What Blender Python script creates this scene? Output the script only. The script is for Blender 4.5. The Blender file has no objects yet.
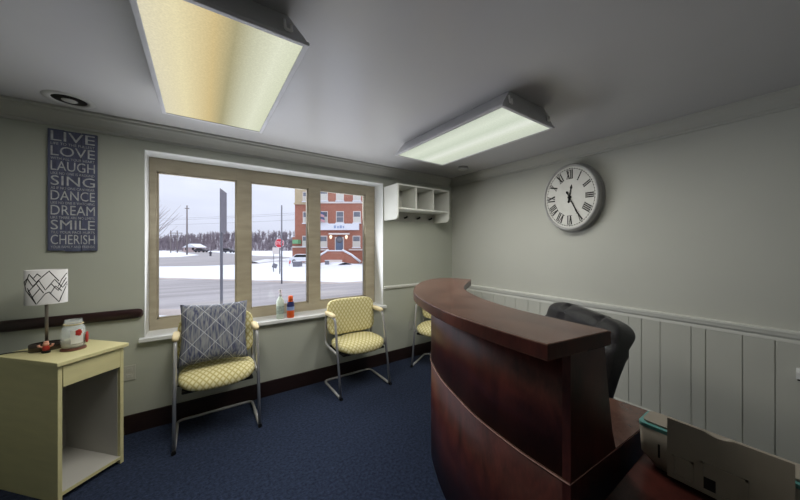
import bpy, bmesh, math, random
from mathutils import Vector, Matrix, noise
PI = math.pi
SC = bpy.context.scene
COL = SC.collection
rnd = random.Random(7)

# ------------------------------------------------------------------ camera
FPX, YAW, EYE = 288.5, math.radians(34.6), 1.47
cd = bpy.data.cameras.new('camera')
cam = bpy.data.objects.new('camera', cd)
COL.objects.link(cam)
cam.location = (0, 0, EYE)
cam.rotation_euler = (PI / 2, 0, -YAW)
cd.sensor_fit = 'HORIZONTAL'
cd.sensor_width = 36.0
cd.lens = 36.0 * FPX / 800.0
cd.shift_y = -4.0 / 800.0
cd.clip_start = 0.02
cd.clip_end = 2000
SC.camera = cam
# ------------------------------------------------------------------ world / exposure
SC.view_settings.view_transform = 'Standard'
SC.view_settings.look = 'None'
SC.view_settings.gamma = 1.0
SC.view_settings.use_curve_mapping = False
SC.view_settings.exposure = 0.0
LENS_GLOW = 0.90
LAMP_W = 23.0
DAY_W = 40.0
world = bpy.data.worlds.new('overcast_sky')
SC.world = world
world.use_nodes = True
wn, wl = world.node_tree.nodes, world.node_tree.links
wn.clear()
w_out = wn.new('ShaderNodeOutputWorld')
w_bg = wn.new('ShaderNodeBackground')
w_tc = wn.new('ShaderNodeTexCoord')
w_sep = wn.new('ShaderNodeSeparateXYZ')
w_ramp = wn.new('ShaderNodeValToRGB')
w_noise = wn.new('ShaderNodeTexNoise')
w_map = wn.new('ShaderNodeMapping')
w_mix = wn.new('ShaderNodeMixRGB')
w_map.inputs['Scale'].default_value = (2.0, 2.0, 9.0)
w_noise.inputs['Scale'].default_value = 2.2
w_noise.inputs['Detail'].default_value = 4
wl.new(w_tc.outputs['Generated'], w_sep.inputs[0])
wl.new(w_sep.outputs['Z'], w_ramp.inputs[0])
wl.new(w_tc.outputs['Generated'], w_map.inputs['Vector'])
wl.new(w_map.outputs[0], w_noise.inputs['Vector'])
el = w_ramp.color_ramp.elements
el[0].position = 0.0; el[0].color = (0.70, 0.72, 0.84, 1)
el[1].position = 1.0; el[1].color = (1.9, 1.95, 2.1, 1)
e = el.new(0.12); e.color = (0.74, 0.77, 0.90, 1)
e = el.new(0.35); e.color = (0.95, 0.98, 1.1, 1)
w_mix.blend_type = 'MULTIPLY'
w_mix.inputs[0].default_value = 0.22
wl.new(w_ramp.outputs[0], w_mix.inputs[1])
wl.new(w_noise.outputs['Fac'], w_mix.inputs[2])
wl.new(w_mix.outputs[0], w_bg.inputs[0])
w_bg.inputs[1].default_value = 1.36
wl.new(w_bg.outputs[0], w_out.inputs[0])
# added area lamp just inside the window, boosting the daylight to brighten the room
dl = bpy.data.lights.new('window_fill', 'AREA')
dl.shape = 'RECTANGLE'; dl.size = 2.05; dl.size_y = 1.3
dl.energy = DAY_W; dl.color = (0.95, 0.97, 1.0)
dlo = bpy.data.objects.new('window_fill', dl)
COL.objects.link(dlo)
dlo.location = (0.74, 3.25, 1.49)
dlo.rotation_euler = (-PI / 2 - math.radians(12), 0, 0)
dlo.visible_glossy = False
SC.cycles.use_denoising = True
SC.cycles.max_bounces = 10
SC.cycles.diffuse_bounces = 6
SC.cycles.transparent_max_bounces = 12
SC.cycles.caustics_reflective = False
SC.cycles.caustics_refractive = False
SC.cycles.sample_clamp_indirect = 4.0


# ------------------------------------------------------------------ helpers
def s2l(c):
    return tuple(((v / 255.0) / 12.92) if v / 255.0 <= 0.04045 else ((v / 255.0 + 0.055) / 1.055) ** 2.4 for v in c)


def mat(name, rgb, rough=0.6, metal=0.0, spec=0.5, var=0.0, vscale=8.0, vstretch=(1, 1, 1), bump=0.0, bscale=60.0,
        coat=0.0, rgb2=None, sheen=0.0):
    """procedural material: base colour with noise variation and noise bump (object space)"""
    m = bpy.data.materials.new(name)
    m.use_nodes = True
    n, l = m.node_tree.nodes, m.node_tree.links
    b = n['Principled BSDF']
    c = s2l(rgb)
    b.inputs['Base Color'].default_value = (*c, 1)
    b.inputs['Roughness'].default_value = rough
    b.inputs['Metallic'].default_value = metal
    b.inputs['Specular IOR Level'].default_value = spec
    b.inputs['Coat Weight'].default_value = coat
    b.inputs['Coat Roughness'].default_value = 0.15
    b.inputs['Sheen Weight'].default_value = sheen
    tc = n.new('ShaderNodeTexCoord')
    if var > 0 or rgb2:
        mp = n.new('ShaderNodeMapping'); mp.inputs['Scale'].default_value = vstretch
        nz = n.new('ShaderNodeTexNoise'); nz.inputs['Scale'].default_value = vscale; nz.inputs['Detail'].default_value = 5
        rp = n.new('ShaderNodeValToRGB')
        c2 = s2l(rgb2) if rgb2 else tuple(v * (1 - var) for v in c)
        rp.color_ramp.elements[0].position = 0.3; rp.color_ramp.elements[0].color = (*c2, 1)
        rp.color_ramp.elements[1].position = 0.7
        rp.color_ramp.elements[1].color = (*(c if rgb2 else tuple(min(1, v * (1 + var)) for v in c)), 1)
        l.new(tc.outputs['Object'], mp.inputs['Vector']); l.new(mp.outputs[0], nz.inputs['Vector'])
        l.new(nz.outputs['Fac'], rp.inputs[0]); l.new(rp.outputs[0], b.inputs['Base Color'])
    if bump > 0:
        bz = n.new('ShaderNodeTexNoise'); bz.inputs['Scale'].default_value = bscale; bz.inputs['Detail'].default_value = 3
        bp = n.new('ShaderNodeBump'); bp.inputs['Strength'].default_value = bump; bp.inputs['Distance'].default_value = 0.01
        l.new(tc.outputs['Object'], bz.inputs['Vector']); l.new(bz.outputs['Fac'], bp.inputs['Height'])
        l.new(bp.outputs[0], b.inputs['Normal'])
    return m


class MB:
    """collects shapes in one bmesh; build() links them as ONE mesh object"""
    def __init__(s):
        s.bm = bmesh.new(); s.mi = 0

    def _tag(s, faces, smooth=False):
        for f in faces:
            f.material_index = s.mi; f.smooth = smooth
        return faces

    def box(s, x0, x1, y0, y1, z0, z1, bev=0.0, M=None):
        vs = [s.bm.verts.new((x, y, z)) for z in (z0, z1) for y in (y0, y1) for x in (x0, x1)]
        q = [(0, 2, 3, 1), (4, 5, 7, 6), (0, 1, 5, 4), (2, 6, 7, 3), (0, 4, 6, 2), (1, 3, 7, 5)]
        fs = [s.bm.faces.new([vs[i] for i in a]) for a in q]
        s._tag(fs)
        if bev > 0:
            es = list({e for f in fs for e in f.edges})
            r = bmesh.ops.bevel(s.bm, geom=es, offset=bev, segments=2, affect='EDGES', profile=0.5)
            s._tag(r['faces'])
            vs = list({v for f in r['faces'] for v in f.verts} | {v for v in vs if v.is_valid})
        if M is not None:
            for v in vs:
                v.co = M @ v.co
        return s

    def prism(s, poly, z0, z1, M=None, smooth=False):
        """poly = list of (x, y) counter-clockwise"""
        a = [s.bm.verts.new((x, y, z0)) for x, y in poly]
        b = [s.bm.verts.new((x, y, z1)) for x, y in poly]
        n = len(poly)
        s._tag([s.bm.faces.new(a[::-1]), s.bm.faces.new(b)])
        s._tag([s.bm.faces.new((a[i], a[(i + 1) % n], b[(i + 1) % n], b[i])) for i in range(n)], smooth)
        if M is not None:
            for v in a + b:
                v.co = M @ v.co
        return s

    def quad(s, pts):
        s._tag([s.bm.faces.new([s.bm.verts.new(p) for p in pts])])
        return s

    def tube(s, pts, r, seg=10, closed=False, cap=True):
        pts = [Vector(p) for p in pts]
        n = len(pts)
        rs = r if isinstance(r, (list, tuple)) else [r] * n
        rings = []
        up = Vector((0.0131, 0.0217, 1)).normalized()
        prev = None
        for i, p in enumerate(pts):
            if closed:
                t = (pts[(i + 1) % n] - pts[i - 1]).normalized()
            elif i == 0:
                t = (pts[1] - p).normalized()
            elif i == n - 1:
                t = (p - pts[-2]).normalized()
            else:
                t = ((pts[i + 1] - p).normalized() + (p - pts[i - 1]).normalized())
                t = t.normalized() if t.length > 1e-6 else (pts[i + 1] - p).normalized()
            if prev is None:
                a = t.cross(up)
                if a.length < 0.05:
                    a = t.cross(Vector((1, 0, 0)))
                a.normalize()
            else:
                a = prev - t * prev.dot(t); a.normalize()
            prev = a
            b = t.cross(a)
            rings.append([s.bm.verts.new(p + (a * math.cos(2 * PI * k / seg) + b * math.sin(2 * PI * k / seg)) * rs[i])
                          for k in range(seg)])
        fs = []
        for i in range(n if closed else n - 1):
            A, B = rings[i], rings[(i + 1) % n]
            for k in range(seg):
                fs.append(s.bm.faces.new((A[k], A[(k + 1) % seg], B[(k + 1) % seg], B[k])))
        s._tag(fs, True)
        if cap and not closed:
            s._tag([s.bm.faces.new(rings[0][::-1]), s.bm.faces.new(rings[-1])])
        return s

    def lathe(s, prof, c=(0, 0, 0), seg=32, M=None, sx=1.0, sy=1.0, smooth=True):
        """prof = list of (r, z) bottom to top"""
        rings = []
        allv = []
        for r, z in prof:
            if r < 1e-6:
                v = s.bm.verts.new((c[0], c[1], c[2] + z)); rings.append([v]); allv.append(v)
            else:
                ring = [s.bm.verts.new((c[0] + r * sx * math.cos(2 * PI * k / seg), c[1] + r * sy * math.sin(2 * PI * k / seg), c[2] + z))
                        for k in range(seg)]
                rings.append(ring); allv += ring
        fs = []
        for A, B in zip(rings, rings[1:]):
            for k in range(seg):
                k2 = (k + 1) % seg
                if len(A) == 1 and len(B) == 1:
                    continue
                if len(A) == 1:
                    fs.append(s.bm.faces.new((A[0], B[k2], B[k])))
                elif len(B) == 1:
                    fs.append(s.bm.faces.new((A[k], A[k2], B[0])))
                else:
                    fs.append(s.bm.faces.new((A[k], A[k2], B[k2], B[k])))
        s._tag(fs, smooth)
        if M is not None:
            for v in allv:
                v.co = M @ v.co
        return s

    def ellipsoid(s, c, rx, ry, rz, p=2.0, seg=28, rings=16, M=None, fn=None):
        """superellipsoid; p = 2 round, larger = boxier"""
        def sp(v, e):
            return math.copysign(abs(v) ** e, v)
        ex = 2.0 / p
        R, allv = [], []
        for i in range(rings + 1):
            ph = -PI / 2 + PI * i / rings
            if i in (0, rings):
                v = s.bm.verts.new((0, 0, sp(math.sin(ph), ex) * rz)); R.append([v]); allv.append(v); continue
            row = []
            for k in range(seg):
                th = 2 * PI * k / seg
                row.append(s.bm.verts.new((sp(math.cos(th), ex) * abs(math.cos(ph)) ** ex * rx,
                                           sp(math.sin(th), ex) * abs(math.cos(ph)) ** ex * ry, sp(math.sin(ph), ex) * rz)))
            R.append(row); allv += row
        fs = []
        for A, B in zip(R, R[1:]):
            for k in range(seg):
                k2 = (k + 1) % seg
                if len(A) == 1:
                    fs.append(s.bm.faces.new((A[0], B[k2], B[k])))
                elif len(B) == 1:
                    fs.append(s.bm.faces.new((A[k], A[k2], B[0])))
                else:
                    fs.append(s.bm.faces.new((A[k], A[k2], B[k2], B[k])))
        s._tag(fs, True)
        for v in allv:
            if fn:
                v.co = fn(v.co)
            v.co = v.co + Vector(c)
            if M is not None:
                v.co = M @ v.co
        return s

    def build(s, name, mats, parent=None, local=False, origin=None, keep_normals=False):
        if not keep_normals:
            bmesh.ops.recalc_face_normals(s.bm, faces=s.bm.faces)
        me = bpy.data.meshes.new(name)
        if parent is not None and not local:
            inv = world_of(parent).inverted()
            s.bm.transform(inv)
        elif origin is not None:
            s.bm.transform(Matrix.Translation(-Vector(origin)))
        s.bm.to_mesh(me); s.bm.free()
        for m in (mats if isinstance(mats, (list, tuple)) else [mats]):
            me.materials.append(m)
        o = bpy.data.objects.new(name, me)
        COL.objects.link(o)
        if parent is not None:
            o.parent = parent
        elif origin is not None:
            o.location = origin
        return o


def world_of(o):
    m = Matrix.LocRotScale(o.location, o.rotation_euler, o.scale)
    return world_of(o.parent) @ m if o.parent else m


def tag(o, label=None, cat=None, group=None, kind=None):
    if label: o['label'] = label
    if cat: o['category'] = cat
    if group: o['group'] = group
    if kind: o['kind'] = kind
    return o


def thing(name, label, cat, loc=(0, 0, 0), rz=0.0, group=None):
    o = bpy.data.objects.new(name, None)
    COL.objects.link(o)
    o.location = loc
    o.rotation_euler = (0, 0, rz)
    o.empty_display_size = 0.1
    return tag(o, label, cat, group)


def struct(o):
    return tag(o, kind='structure')


def copy_tree(o, parent=None):
    c = o.copy(); COL.objects.link(c)
    if parent is not None:
        c.parent = parent
    for ch in [k for k in bpy.data.objects if k.parent == o]:
        copy_tree(ch, c)
    return c


def arc_path(pts, rad=0.04, n=5):
    """polyline with rounded corners"""
    pts = [Vector(p) for p in pts]
    out = [pts[0]]
    for a, b, c in zip(pts, pts[1:], pts[2:]):
        d1, d2 = (a - b), (c - b)
        r = min(rad, d1.length * 0.45, d2.length * 0.45)
        p0, p2 = b + d1.normalized() * r, b + d2.normalized() * r
        for i in range(n + 1):
            t = i / n
            out.append(p0 * (1 - t) ** 2 + b * 2 * t * (1 - t) + p2 * t ** 2)
    out.append(pts[-1])
    return out


def spline(pts, n=8):
    """Catmull-Rom through 2-D points"""
    P = [Vector((*p, 0)) for p in pts]
    P = [P[0] * 2 - P[1]] + P + [P[-1] * 2 - P[-2]]
    out = []
    for i in range(1, len(P) - 2):
        for k in range(n):
            t = k / n
            a, b, c, d = P[i - 1], P[i], P[i + 1], P[i + 2]
            v = 0.5 * ((2 * b) + (c - a) * t + (2 * a - 5 * b + 4 * c - d) * t * t + (3 * b - a - 3 * c + d) * t ** 3)
            out.append((v.x, v.y))
    out.append((P[-2].x, P[-2].y))
    return out


def offset2(pts, d):
    """offset an open 2-D polyline to its left by d"""
    out = []
    for i, p in enumerate(pts):
        a = pts[max(0, i - 1)]; b = pts[min(len(pts) - 1, i + 1)]
        t = Vector((b[0] - a[0], b[1] - a[1])).normalized()
        out.append((p[0] - t.y * d, p[1] + t.x * d))
    return out


def text_mesh(txt, size=1.0):
    """text -> list of (verts2d, faces) from the built-in font"""
    cu = bpy.data.curves.new('lettering', 'FONT')
    cu.body = txt; cu.size = size; cu.resolution_u = 3; cu.offset = 0.0
    ob = bpy.data.objects.new('lettering', cu)
    COL.objects.link(ob)
    dg = bpy.context.evaluated_depsgraph_get()
    me = bpy.data.meshes.new_from_object(ob.evaluated_get(dg))
    bmt = bmesh.new(); bmt.from_mesh(me); bmesh.ops.triangulate(bmt, faces=bmt.faces); bmt.to_mesh(me); bmt.free()
    vs = [v.co.copy() for v in me.vertices]
    fs = [tuple(p.vertices) for p in me.polygons]
    bpy.data.objects.remove(ob); bpy.data.curves.remove(cu); bpy.data.meshes.remove(me)
    return vs, fs


def add_text(mb, txt, x0, x1, y0, y1, M):
    """fit text into the rectangle x0..x1, y0..y1 of the plane M"""
    vs, fs = text_mesh(txt)
    if not vs:
        return
    ax, bx = min(v.x for v in vs), max(v.x for v in vs)
    ay, by = min(v.y for v in vs), max(v.y for v in vs)
    bv = [mb.bm.verts.new(M @ Vector((x0 + (v.x - ax) / (bx - ax) * (x1 - x0), y0 + (v.y - ay) / (by - ay) * (y1 - y0), 0))) for v in vs]
    for f in fs:
        try:
            nf = mb.bm.faces.new([bv[i] for i in f]); nf.material_index = mb.mi
        except ValueError:
            pass


# ------------------------------------------------------------------ materials
M_wall = mat('wall_paint', (173, 176, 165), 0.55, var=0.03, vscale=1.5, bump=0.04, bscale=160)
M_wallr = mat('wall_paint_grey', (180, 181, 174), 0.6, var=0.03, vscale=1.5, bump=0.04, bscale=160)
M_ceil = mat('ceiling_paint', (186, 185, 187), 0.26, var=0.03, vscale=1.2, bump=0.05, bscale=5)
M_white = mat('white_trim_paint', (205, 206, 200), 0.4, var=0.02, vscale=3)
M_crown = mat('crown_paint', (172, 172, 166), 0.45, var=0.03, vscale=3)
M_carpet = mat('navy_carpet', (48, 58, 80), 0.95, spec=0.1, vscale=55, bump=0.5, bscale=120, rgb2=(28, 34, 50), sheen=0.05)
M_base = mat('dark_brown_base', (36, 24, 23), 0.45, var=0.3, vscale=9, vstretch=(1, 8, 8))
M_rail = mat('dark_brown_rail', (40, 22, 22), 0.35, var=0.25, vscale=9, vstretch=(1, 8, 8))
M_frame = mat('tan_window_frame', (156, 147, 128), 0.5, var=0.12, vscale=5, vstretch=(1, 1, 4))
M_sill = mat('window_sill_paint', (214, 216, 216), 0.35, var=0.02, vscale=4)
M_chrome = mat('chrome_tube', (205, 205, 206), 0.25, metal=0.6, var=0.05, vscale=6)
M_steel = mat('fixture_grey_metal', (196, 196, 200), 0.45, metal=0.2, var=0.08, vscale=6)
M_clip = mat('white_clip', (250, 250, 250), 0.35)
M_black = mat('black_rubber', (16, 16, 18), 0.6, var=0.2, vscale=20)
M_dark = mat('dark_recess', (22, 20, 20), 0.8, var=0.2, vscale=20)
M_pad = mat('beige_arm_pad', (205, 190, 150), 0.75, var=0.08, vscale=30, bump=0.2, bscale=200)
M_leather = mat('black_leather', (38, 37, 39), 0.34, spec=0.8, var=0.3, vscale=20, bump=0.25, bscale=120)
M_yellow = mat('pale_yellow_laminate', (204, 197, 150), 0.42, var=0.05, vscale=4, vstretch=(1, 1, 6))
M_inside = mat('off_white_inside', (180, 178, 172), 0.6, var=0.03, vscale=4)
M_printer = mat('beige_grey_plastic', (150, 142, 130), 0.5, var=0.04, vscale=12)
M_teal = mat('teal_plastic', (92, 150, 146), 0.35, var=0.08, vscale=12)
M_signw = mat('worn_white_lettering', (176, 178, 180), 0.8, var=0.25, vscale=40)
M_sign = mat('dark_slate_plank', (82, 86, 108), 0.75, var=0.22, vscale=14, vstretch=(4, 1, 1))
M_clockf = mat('clock_face_white', (200, 200, 196), 0.6, var=0.06, vscale=10)
M_clockb = mat('brushed_silver', (172, 172, 172), 0.4, metal=0.35, var=0.1, vscale=16)
M_ink = mat('black_ink', (24, 24, 26), 0.6, var=0.1, vscale=20)
M_numer = mat('dark_grey_numeral', (52, 52, 52), 0.7, var=0.1, vscale=20)
M_plate = mat('outlet_plate', (178, 178, 170), 0.4, var=0.02, vscale=10)
M_vent = mat('ceiling_vent_paint', (168, 168, 166), 0.4, var=0.04, vscale=10)


def wood_mat(name, c1, c2, rough, spec=0.55):
    m = bpy.data.materials.new(name); m.use_nodes = True
    n, l = m.node_tree.nodes, m.node_tree.links
    b = n['Principled BSDF']
    tc = n.new('ShaderNodeTexCoord'); mp = n.new('ShaderNodeMapping')
    mp.inputs['Scale'].default_value = (3.0, 3.0, 1.2)
    n1 = n.new('ShaderNodeTexNoise'); n1.inputs['Scale'].default_value = 2.2; n1.inputs['Detail'].default_value = 8
    n1.inputs['Distortion'].default_value = 1.2
    n2 = n.new('ShaderNodeTexNoise'); n2.inputs['Scale'].default_value = 26; n2.inputs['Detail'].default_value = 4
    ad = n.new('ShaderNodeMath'); ad.operation = 'MULTIPLY_ADD'; ad.inputs[1].default_value = 0.3
    rp = n.new('ShaderNodeValToRGB')
    rp.color_ramp.elements[0].position = 0.45; rp.color_ramp.elements[0].color = (*s2l(c1), 1)
    rp.color_ramp.elements[1].position = 0.85; rp.color_ramp.elements[1].color = (*s2l(c2), 1)
    l.new(tc.outputs['Object'], mp.inputs['Vector']); l.new(mp.outputs[0], n1.inputs['Vector']); l.new(mp.outputs[0], n2.inputs['Vector'])
    l.new(n2.outputs['Fac'], ad.inputs[0]); l.new(n1.outputs['Fac'], ad.inputs[2])
    l.new(ad.outputs[0], rp.inputs[0]); l.new(rp.outputs[0], b.inputs['Base Color'])
    b.inputs['Roughness'].default_value = rough
    b.inputs['Specular IOR Level'].default_value = spec
    return m


M_cherry = wood_mat('cherry_veneer', (38, 18, 18), (78, 38, 33), 0.34, 0.34)
M_cherry_top = wood_mat('cherry_laminate_top', (72, 49, 44), (104, 77, 67), 0.26, 0.6)
M_edge = wood_mat('cherry_edge_sheen', (176, 136, 128), (200, 160, 150), 0.3)  # pale tone puts the window's reflection into the worktop edge colour


def glass_mat():
    m = bpy.data.materials.new('window_glass'); m.use_nodes = True
    n, l = m.node_tree.nodes, m.node_tree.links
    n.clear()
    o = n.new('ShaderNodeOutputMaterial'); mx = n.new('ShaderNodeMixShader')
    t = n.new('ShaderNodeBsdfTransparent'); g = n.new('ShaderNodeBsdfGlossy'); fr = n.new('ShaderNodeFresnel')
    t.inputs[0].default_value = (0.95, 0.96, 0.97, 1)
    g.inputs['Roughness'].default_value = 0.02
    fr.inputs['IOR'].default_value = 1.35
    l.new(fr.outputs[0], mx.inputs[0]); l.new(t.outputs[0], mx.inputs[1]); l.new(g.outputs[0], mx.inputs[2])
    l.new(mx.outputs[0], o.inputs[0])
    return m


M_glass = glass_mat()


def nd(n, t, **kw):
    x = n.new(t)
    for k, v in kw.items():
        setattr(x, k, v)
    return x


def mth(n, l, op, a, b=None):
    x = n.new('ShaderNodeMath'); x.operation = op
    for i, v in enumerate((a, b)):
        if v is None: continue
        if isinstance(v, (int, float)): x.inputs[i].default_value = v
        else: l.new(v, x.inputs[i])
    return x.outputs[0]


def fabric_mat():
    """yellow upholstery woven with an ogee / diamond trellis"""
    m = bpy.data.materials.new('yellow_trellis_fabric'); m.use_nodes = True
    n, l = m.node_tree.nodes, m.node_tree.links
    b = n['Principled BSDF']
    tc = n.new('ShaderNodeTexCoord'); sp = n.new('ShaderNodeSeparateXYZ')
    l.new(tc.outputs['Object'], sp.inputs[0])
    u = sp.outputs['X']
    v = mth(n, l, 'ADD', sp.outputs['Z'], mth(n, l, 'MULTIPLY', sp.outputs['Y'], 0.9))
    p = mth(n, l, 'MULTIPLY', u, 1 / 0.042)
    q = mth(n, l, 'MULTIPLY', v, 1 / 0.070)
    d1 = mth(n, l, 'ABSOLUTE', mth(n, l, 'SUBTRACT', mth(n, l, 'FRACT', mth(n, l, 'ADD', p, q)), 0.5))
    d2 = mth(n, l, 'ABSOLUTE', mth(n, l, 'SUBTRACT', mth(n, l, 'FRACT', mth(n, l, 'SUBTRACT', p, q)), 0.5))
    f = mth(n, l, 'MINIMUM', d1, d2)
    rp = n.new('ShaderNodeValToRGB')
    rp.color_ramp.elements[0].position = 0.05; rp.color_ramp.elements[0].color = (*s2l((176, 163, 108)), 1)
    rp.color_ramp.elements[1].position = 0.3; rp.color_ramp.elements[1].color = (*s2l((216, 210, 170)), 1)
    e = rp.color_ramp.elements.new(0.15); e.color = (*s2l((205, 197, 148)), 1)
    l.new(f, rp.inputs[0]); l.new(rp.outputs[0], b.inputs['Base Color'])
    b.inputs['Roughness'].default_value = 0.85; b.inputs['Specular IOR Level'].default_value = 0.2
    return m


M_fabric = fabric_mat()


def pillow_mat():
    m = bpy.data.materials.new('blue_grey_ikat_fabric'); m.use_nodes = True
    n, l = m.node_tree.nodes, m.node_tree.links
    b = n['Principled BSDF']
    tc = n.new('ShaderNodeTexCoord'); sp = n.new('ShaderNodeSeparateXYZ')
    l.new(tc.outputs['Object'], sp.inputs[0])
    x, z = sp.outputs['X'], sp.outputs['Z']
    mp = n.new('ShaderNodeMapping'); mp.inputs['Scale'].default_value = (95, 95, 9)
    nz = n.new('ShaderNodeTexNoise'); nz.inputs['Scale'].default_value = 1.0; nz.inputs['Detail'].default_value = 4
    l.new(tc.outputs['Object'], mp.inputs['Vector']); l.new(mp.outputs[0], nz.inputs['Vector'])
    rp = n.new('ShaderNodeValToRGB')
    rp.color_ramp.elements[0].position = 0.36; rp.color_ramp.elements[0].color = (*s2l((72, 76, 100)), 1)
    rp.color_ramp.elements[1].position = 0.62; rp.color_ramp.elements[1].color = (*s2l((136, 138, 140)), 1)
    l.new(nz.outputs['Fac'], rp.inputs[0])
    a = mth(n, l, 'MULTIPLY', mth(n, l, 'ADD', x, mth(n, l, 'MULTIPLY', z, 0.92)), 1 / 0.15)
    c = mth(n, l, 'MULTIPLY', mth(n, l, 'SUBTRACT', x, mth(n, l, 'MULTIPLY', z, 0.92)), 1 / 0.15)
    d1 = mth(n, l, 'ABSOLUTE', mth(n, l, 'SUBTRACT', mth(n, l, 'FRACT', a), 0.5))
    d2 = mth(n, l, 'ABSOLUTE', mth(n, l, 'SUBTRACT', mth(n, l, 'FRACT', c), 0.5))
    ln = mth(n, l, 'LESS_THAN', mth(n, l, 'MINIMUM', d1, d2), 0.019)
    mx = n.new('ShaderNodeMixRGB')
    mx.inputs[2].default_value = (*s2l((176, 179, 184)), 1)
    l.new(ln, mx.inputs[0]); l.new(rp.outputs[0], mx.inputs[1]); l.new(mx.outputs[0], b.inputs['Base Color'])
    b.inputs['Roughness'].default_value = 0.9; b.inputs['Specular IOR Level'].default_value = 0.15
    return m


M_pillow = pillow_mat()


def lens_mat(name, stops, strength, width):
    """prismatic diffuser lit by the two tubes behind it"""
    m = bpy.data.materials.new(name); m.use_nodes = True
    n, l = m.node_tree.nodes, m.node_tree.links
    n.clear()
    o = n.new('ShaderNodeOutputMaterial'); em = n.new('ShaderNodeEmission')
    tc = n.new('ShaderNodeTexCoord'); sp = n.new('ShaderNodeSeparateXYZ'); rp = n.new('ShaderNodeValToRGB')
    l.new(tc.outputs['Object'], sp.inputs[0])
    f = mth(n, l, 'ADD', mth(n, l, 'MULTIPLY', sp.outputs['X'], 1.0 / width), 0.5)
    l.new(f, rp.inputs[0])
    els = rp.color_ramp.elements
    els[0].position, els[0].color = stops[0][0], (*s2l(stops[0][1]), 1)
    els[1].position, els[1].color = stops[-1][0], (*s2l(stops[-1][1]), 1)
    for p, c in stops[1:-1]:
        q = els.new(p); q.color = (*s2l(c), 1)
    vz = n.new('ShaderNodeTexVoronoi'); vz.inputs['Scale'].default_value = 120
    l.new(tc.outputs['Object'], vz.inputs['Vector'])
    mx = n.new('ShaderNodeMixRGB'); mx.blend_type = 'MULTIPLY'; mx.inputs[0].default_value = 0.16
    l.new(rp.outputs[0], mx.inputs[1]); l.new(vz.outputs['Distance'], mx.inputs[2])
    l.new(mx.outputs[0], em.inputs[0]); em.inputs[1].default_value = strength
    l.new(em.outputs[0], o.inputs[0])
    return m


# ------------------------------------------------------------------ room shell
XR, YW, XL, YB, HC = 3.05, 3.07, -1.9, -1.7, 2.444
WX0, WX1, WZ0, WZ1 = -0.375, 1.862, 0.705, 2.245       # window opening
WT = 0.36                                              # thickness of the window wall
struct(MB().box(XL - 0.1, XR + 0.1, YB - 0.1, YW + 0.05, -0.06, 0).build('floor', M_carpet))
struct(MB().box(XL - 0.1, XR + 0.1, YB - 0.1, YW + WT, HC, HC + 0.08).build('ceiling', M_ceil))
mb = MB()
mb.box(XL - 0.1, WX0, YW, YW + WT, -0.06, HC)
mb.box(WX1, XR + 0.1, YW, YW + WT, -0.06, HC)
mb.box(WX0, WX1, YW, YW + WT, -0.06, WZ0)
mb.box(WX0, WX1, YW, YW + WT, WZ1, HC)
struct(mb.build('wall_window', M_wall))
struct(MB().box(XR, XR + 0.1, YB - 0.1, YW, -0.06, HC).build('wall_right', M_wallr))
struct(MB().box(XL - 0.1, XL, YB, YW, -0.06, HC).build('wall_left', M_wall))
struct(MB().box(XL - 0.1, XR, YB - 0.1, YB, -0.06, HC).build('wall_back', M_wall))

# white lining of the window reveal and its sill
mb = MB()
mb.box(WX0, WX0 + 0.006, YW - 0.004, YW + 0.2, WZ0 + 0.03, WZ1)
mb.box(WX1 - 0.006, WX1, YW - 0.004, YW + 0.2, WZ0 + 0.03, WZ1)
mb.box(WX0, WX1, YW - 0.004, YW + 0.2, WZ1 - 0.006, WZ1)
win = struct(MB().box(WX0 + 0.012, WX0 + 0.05, YW + 0.21, YW + 0.26, WZ0 + 0.05, WZ1 - 0.01).build('window_1', M_frame))
wf = mb.build('reveal_lining', M_sill, win)
FY0, FY1 = YW + 0.2, YW + 0.27
FB, FT = 0.745, 2.215                                   # bottom and top of the tan frame
mb = MB()
for a, b in ((WX0 + 0.006, -0.318), (0.291, 0.416), (1.0, 1.133), (1.722, WX1 - 0.006)):
    mb.box(a, b, FY0, FY1, FB, FT, 0.004)
mb.box(WX0 + 0.006, WX1 - 0.006, FY0 + 0.001, FY1 - 0.001, FT - 0.095, WZ1, 0.004)
mb.box(WX0 + 0.006, WX1 - 0.006, FY0 + 0.001, FY1 - 0.001, FB - 0.02, FB + 0.085, 0.004)
for a, b in ((-0.318, 0.291), (0.416, 1.0), (1.133, 1.722)):   # inner beads
    for q in ((a, a + 0.012, FB + 0.08, FT - 0.09), (b - 0.012, b, FB + 0.08, FT - 0.09),
              (a, b, FB + 0.08, FB + 0.097), (a, b, FT - 0.105, FT - 0.09)):
        mb.box(q[0], q[1], FY0 + 0.018, FY1 - 0.01, q[2], q[3])
mb.build('sash_frame', M_frame, win)
for a, b in ((-0.318, 0.291), (0.416, 1.0), (1.133, 1.722)):
    MB().box(a, b, FY0 + 0.035, FY0 + 0.039, FB + 0.08, FT - 0.09).build('pane', M_glass, win)
MB().box(WX0 - 0.03, WX1 + 0.03, YW - 0.045, YW - 0.001, WZ0, WZ0 + 0.034, 0.006).box(
    WX0 + 0.001, WX1 - 0.001, YW - 0.002, FY0 + 0.002, WZ0 + 0.002, WZ0 + 0.034).build('window_sill', M_sill, win)

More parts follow.
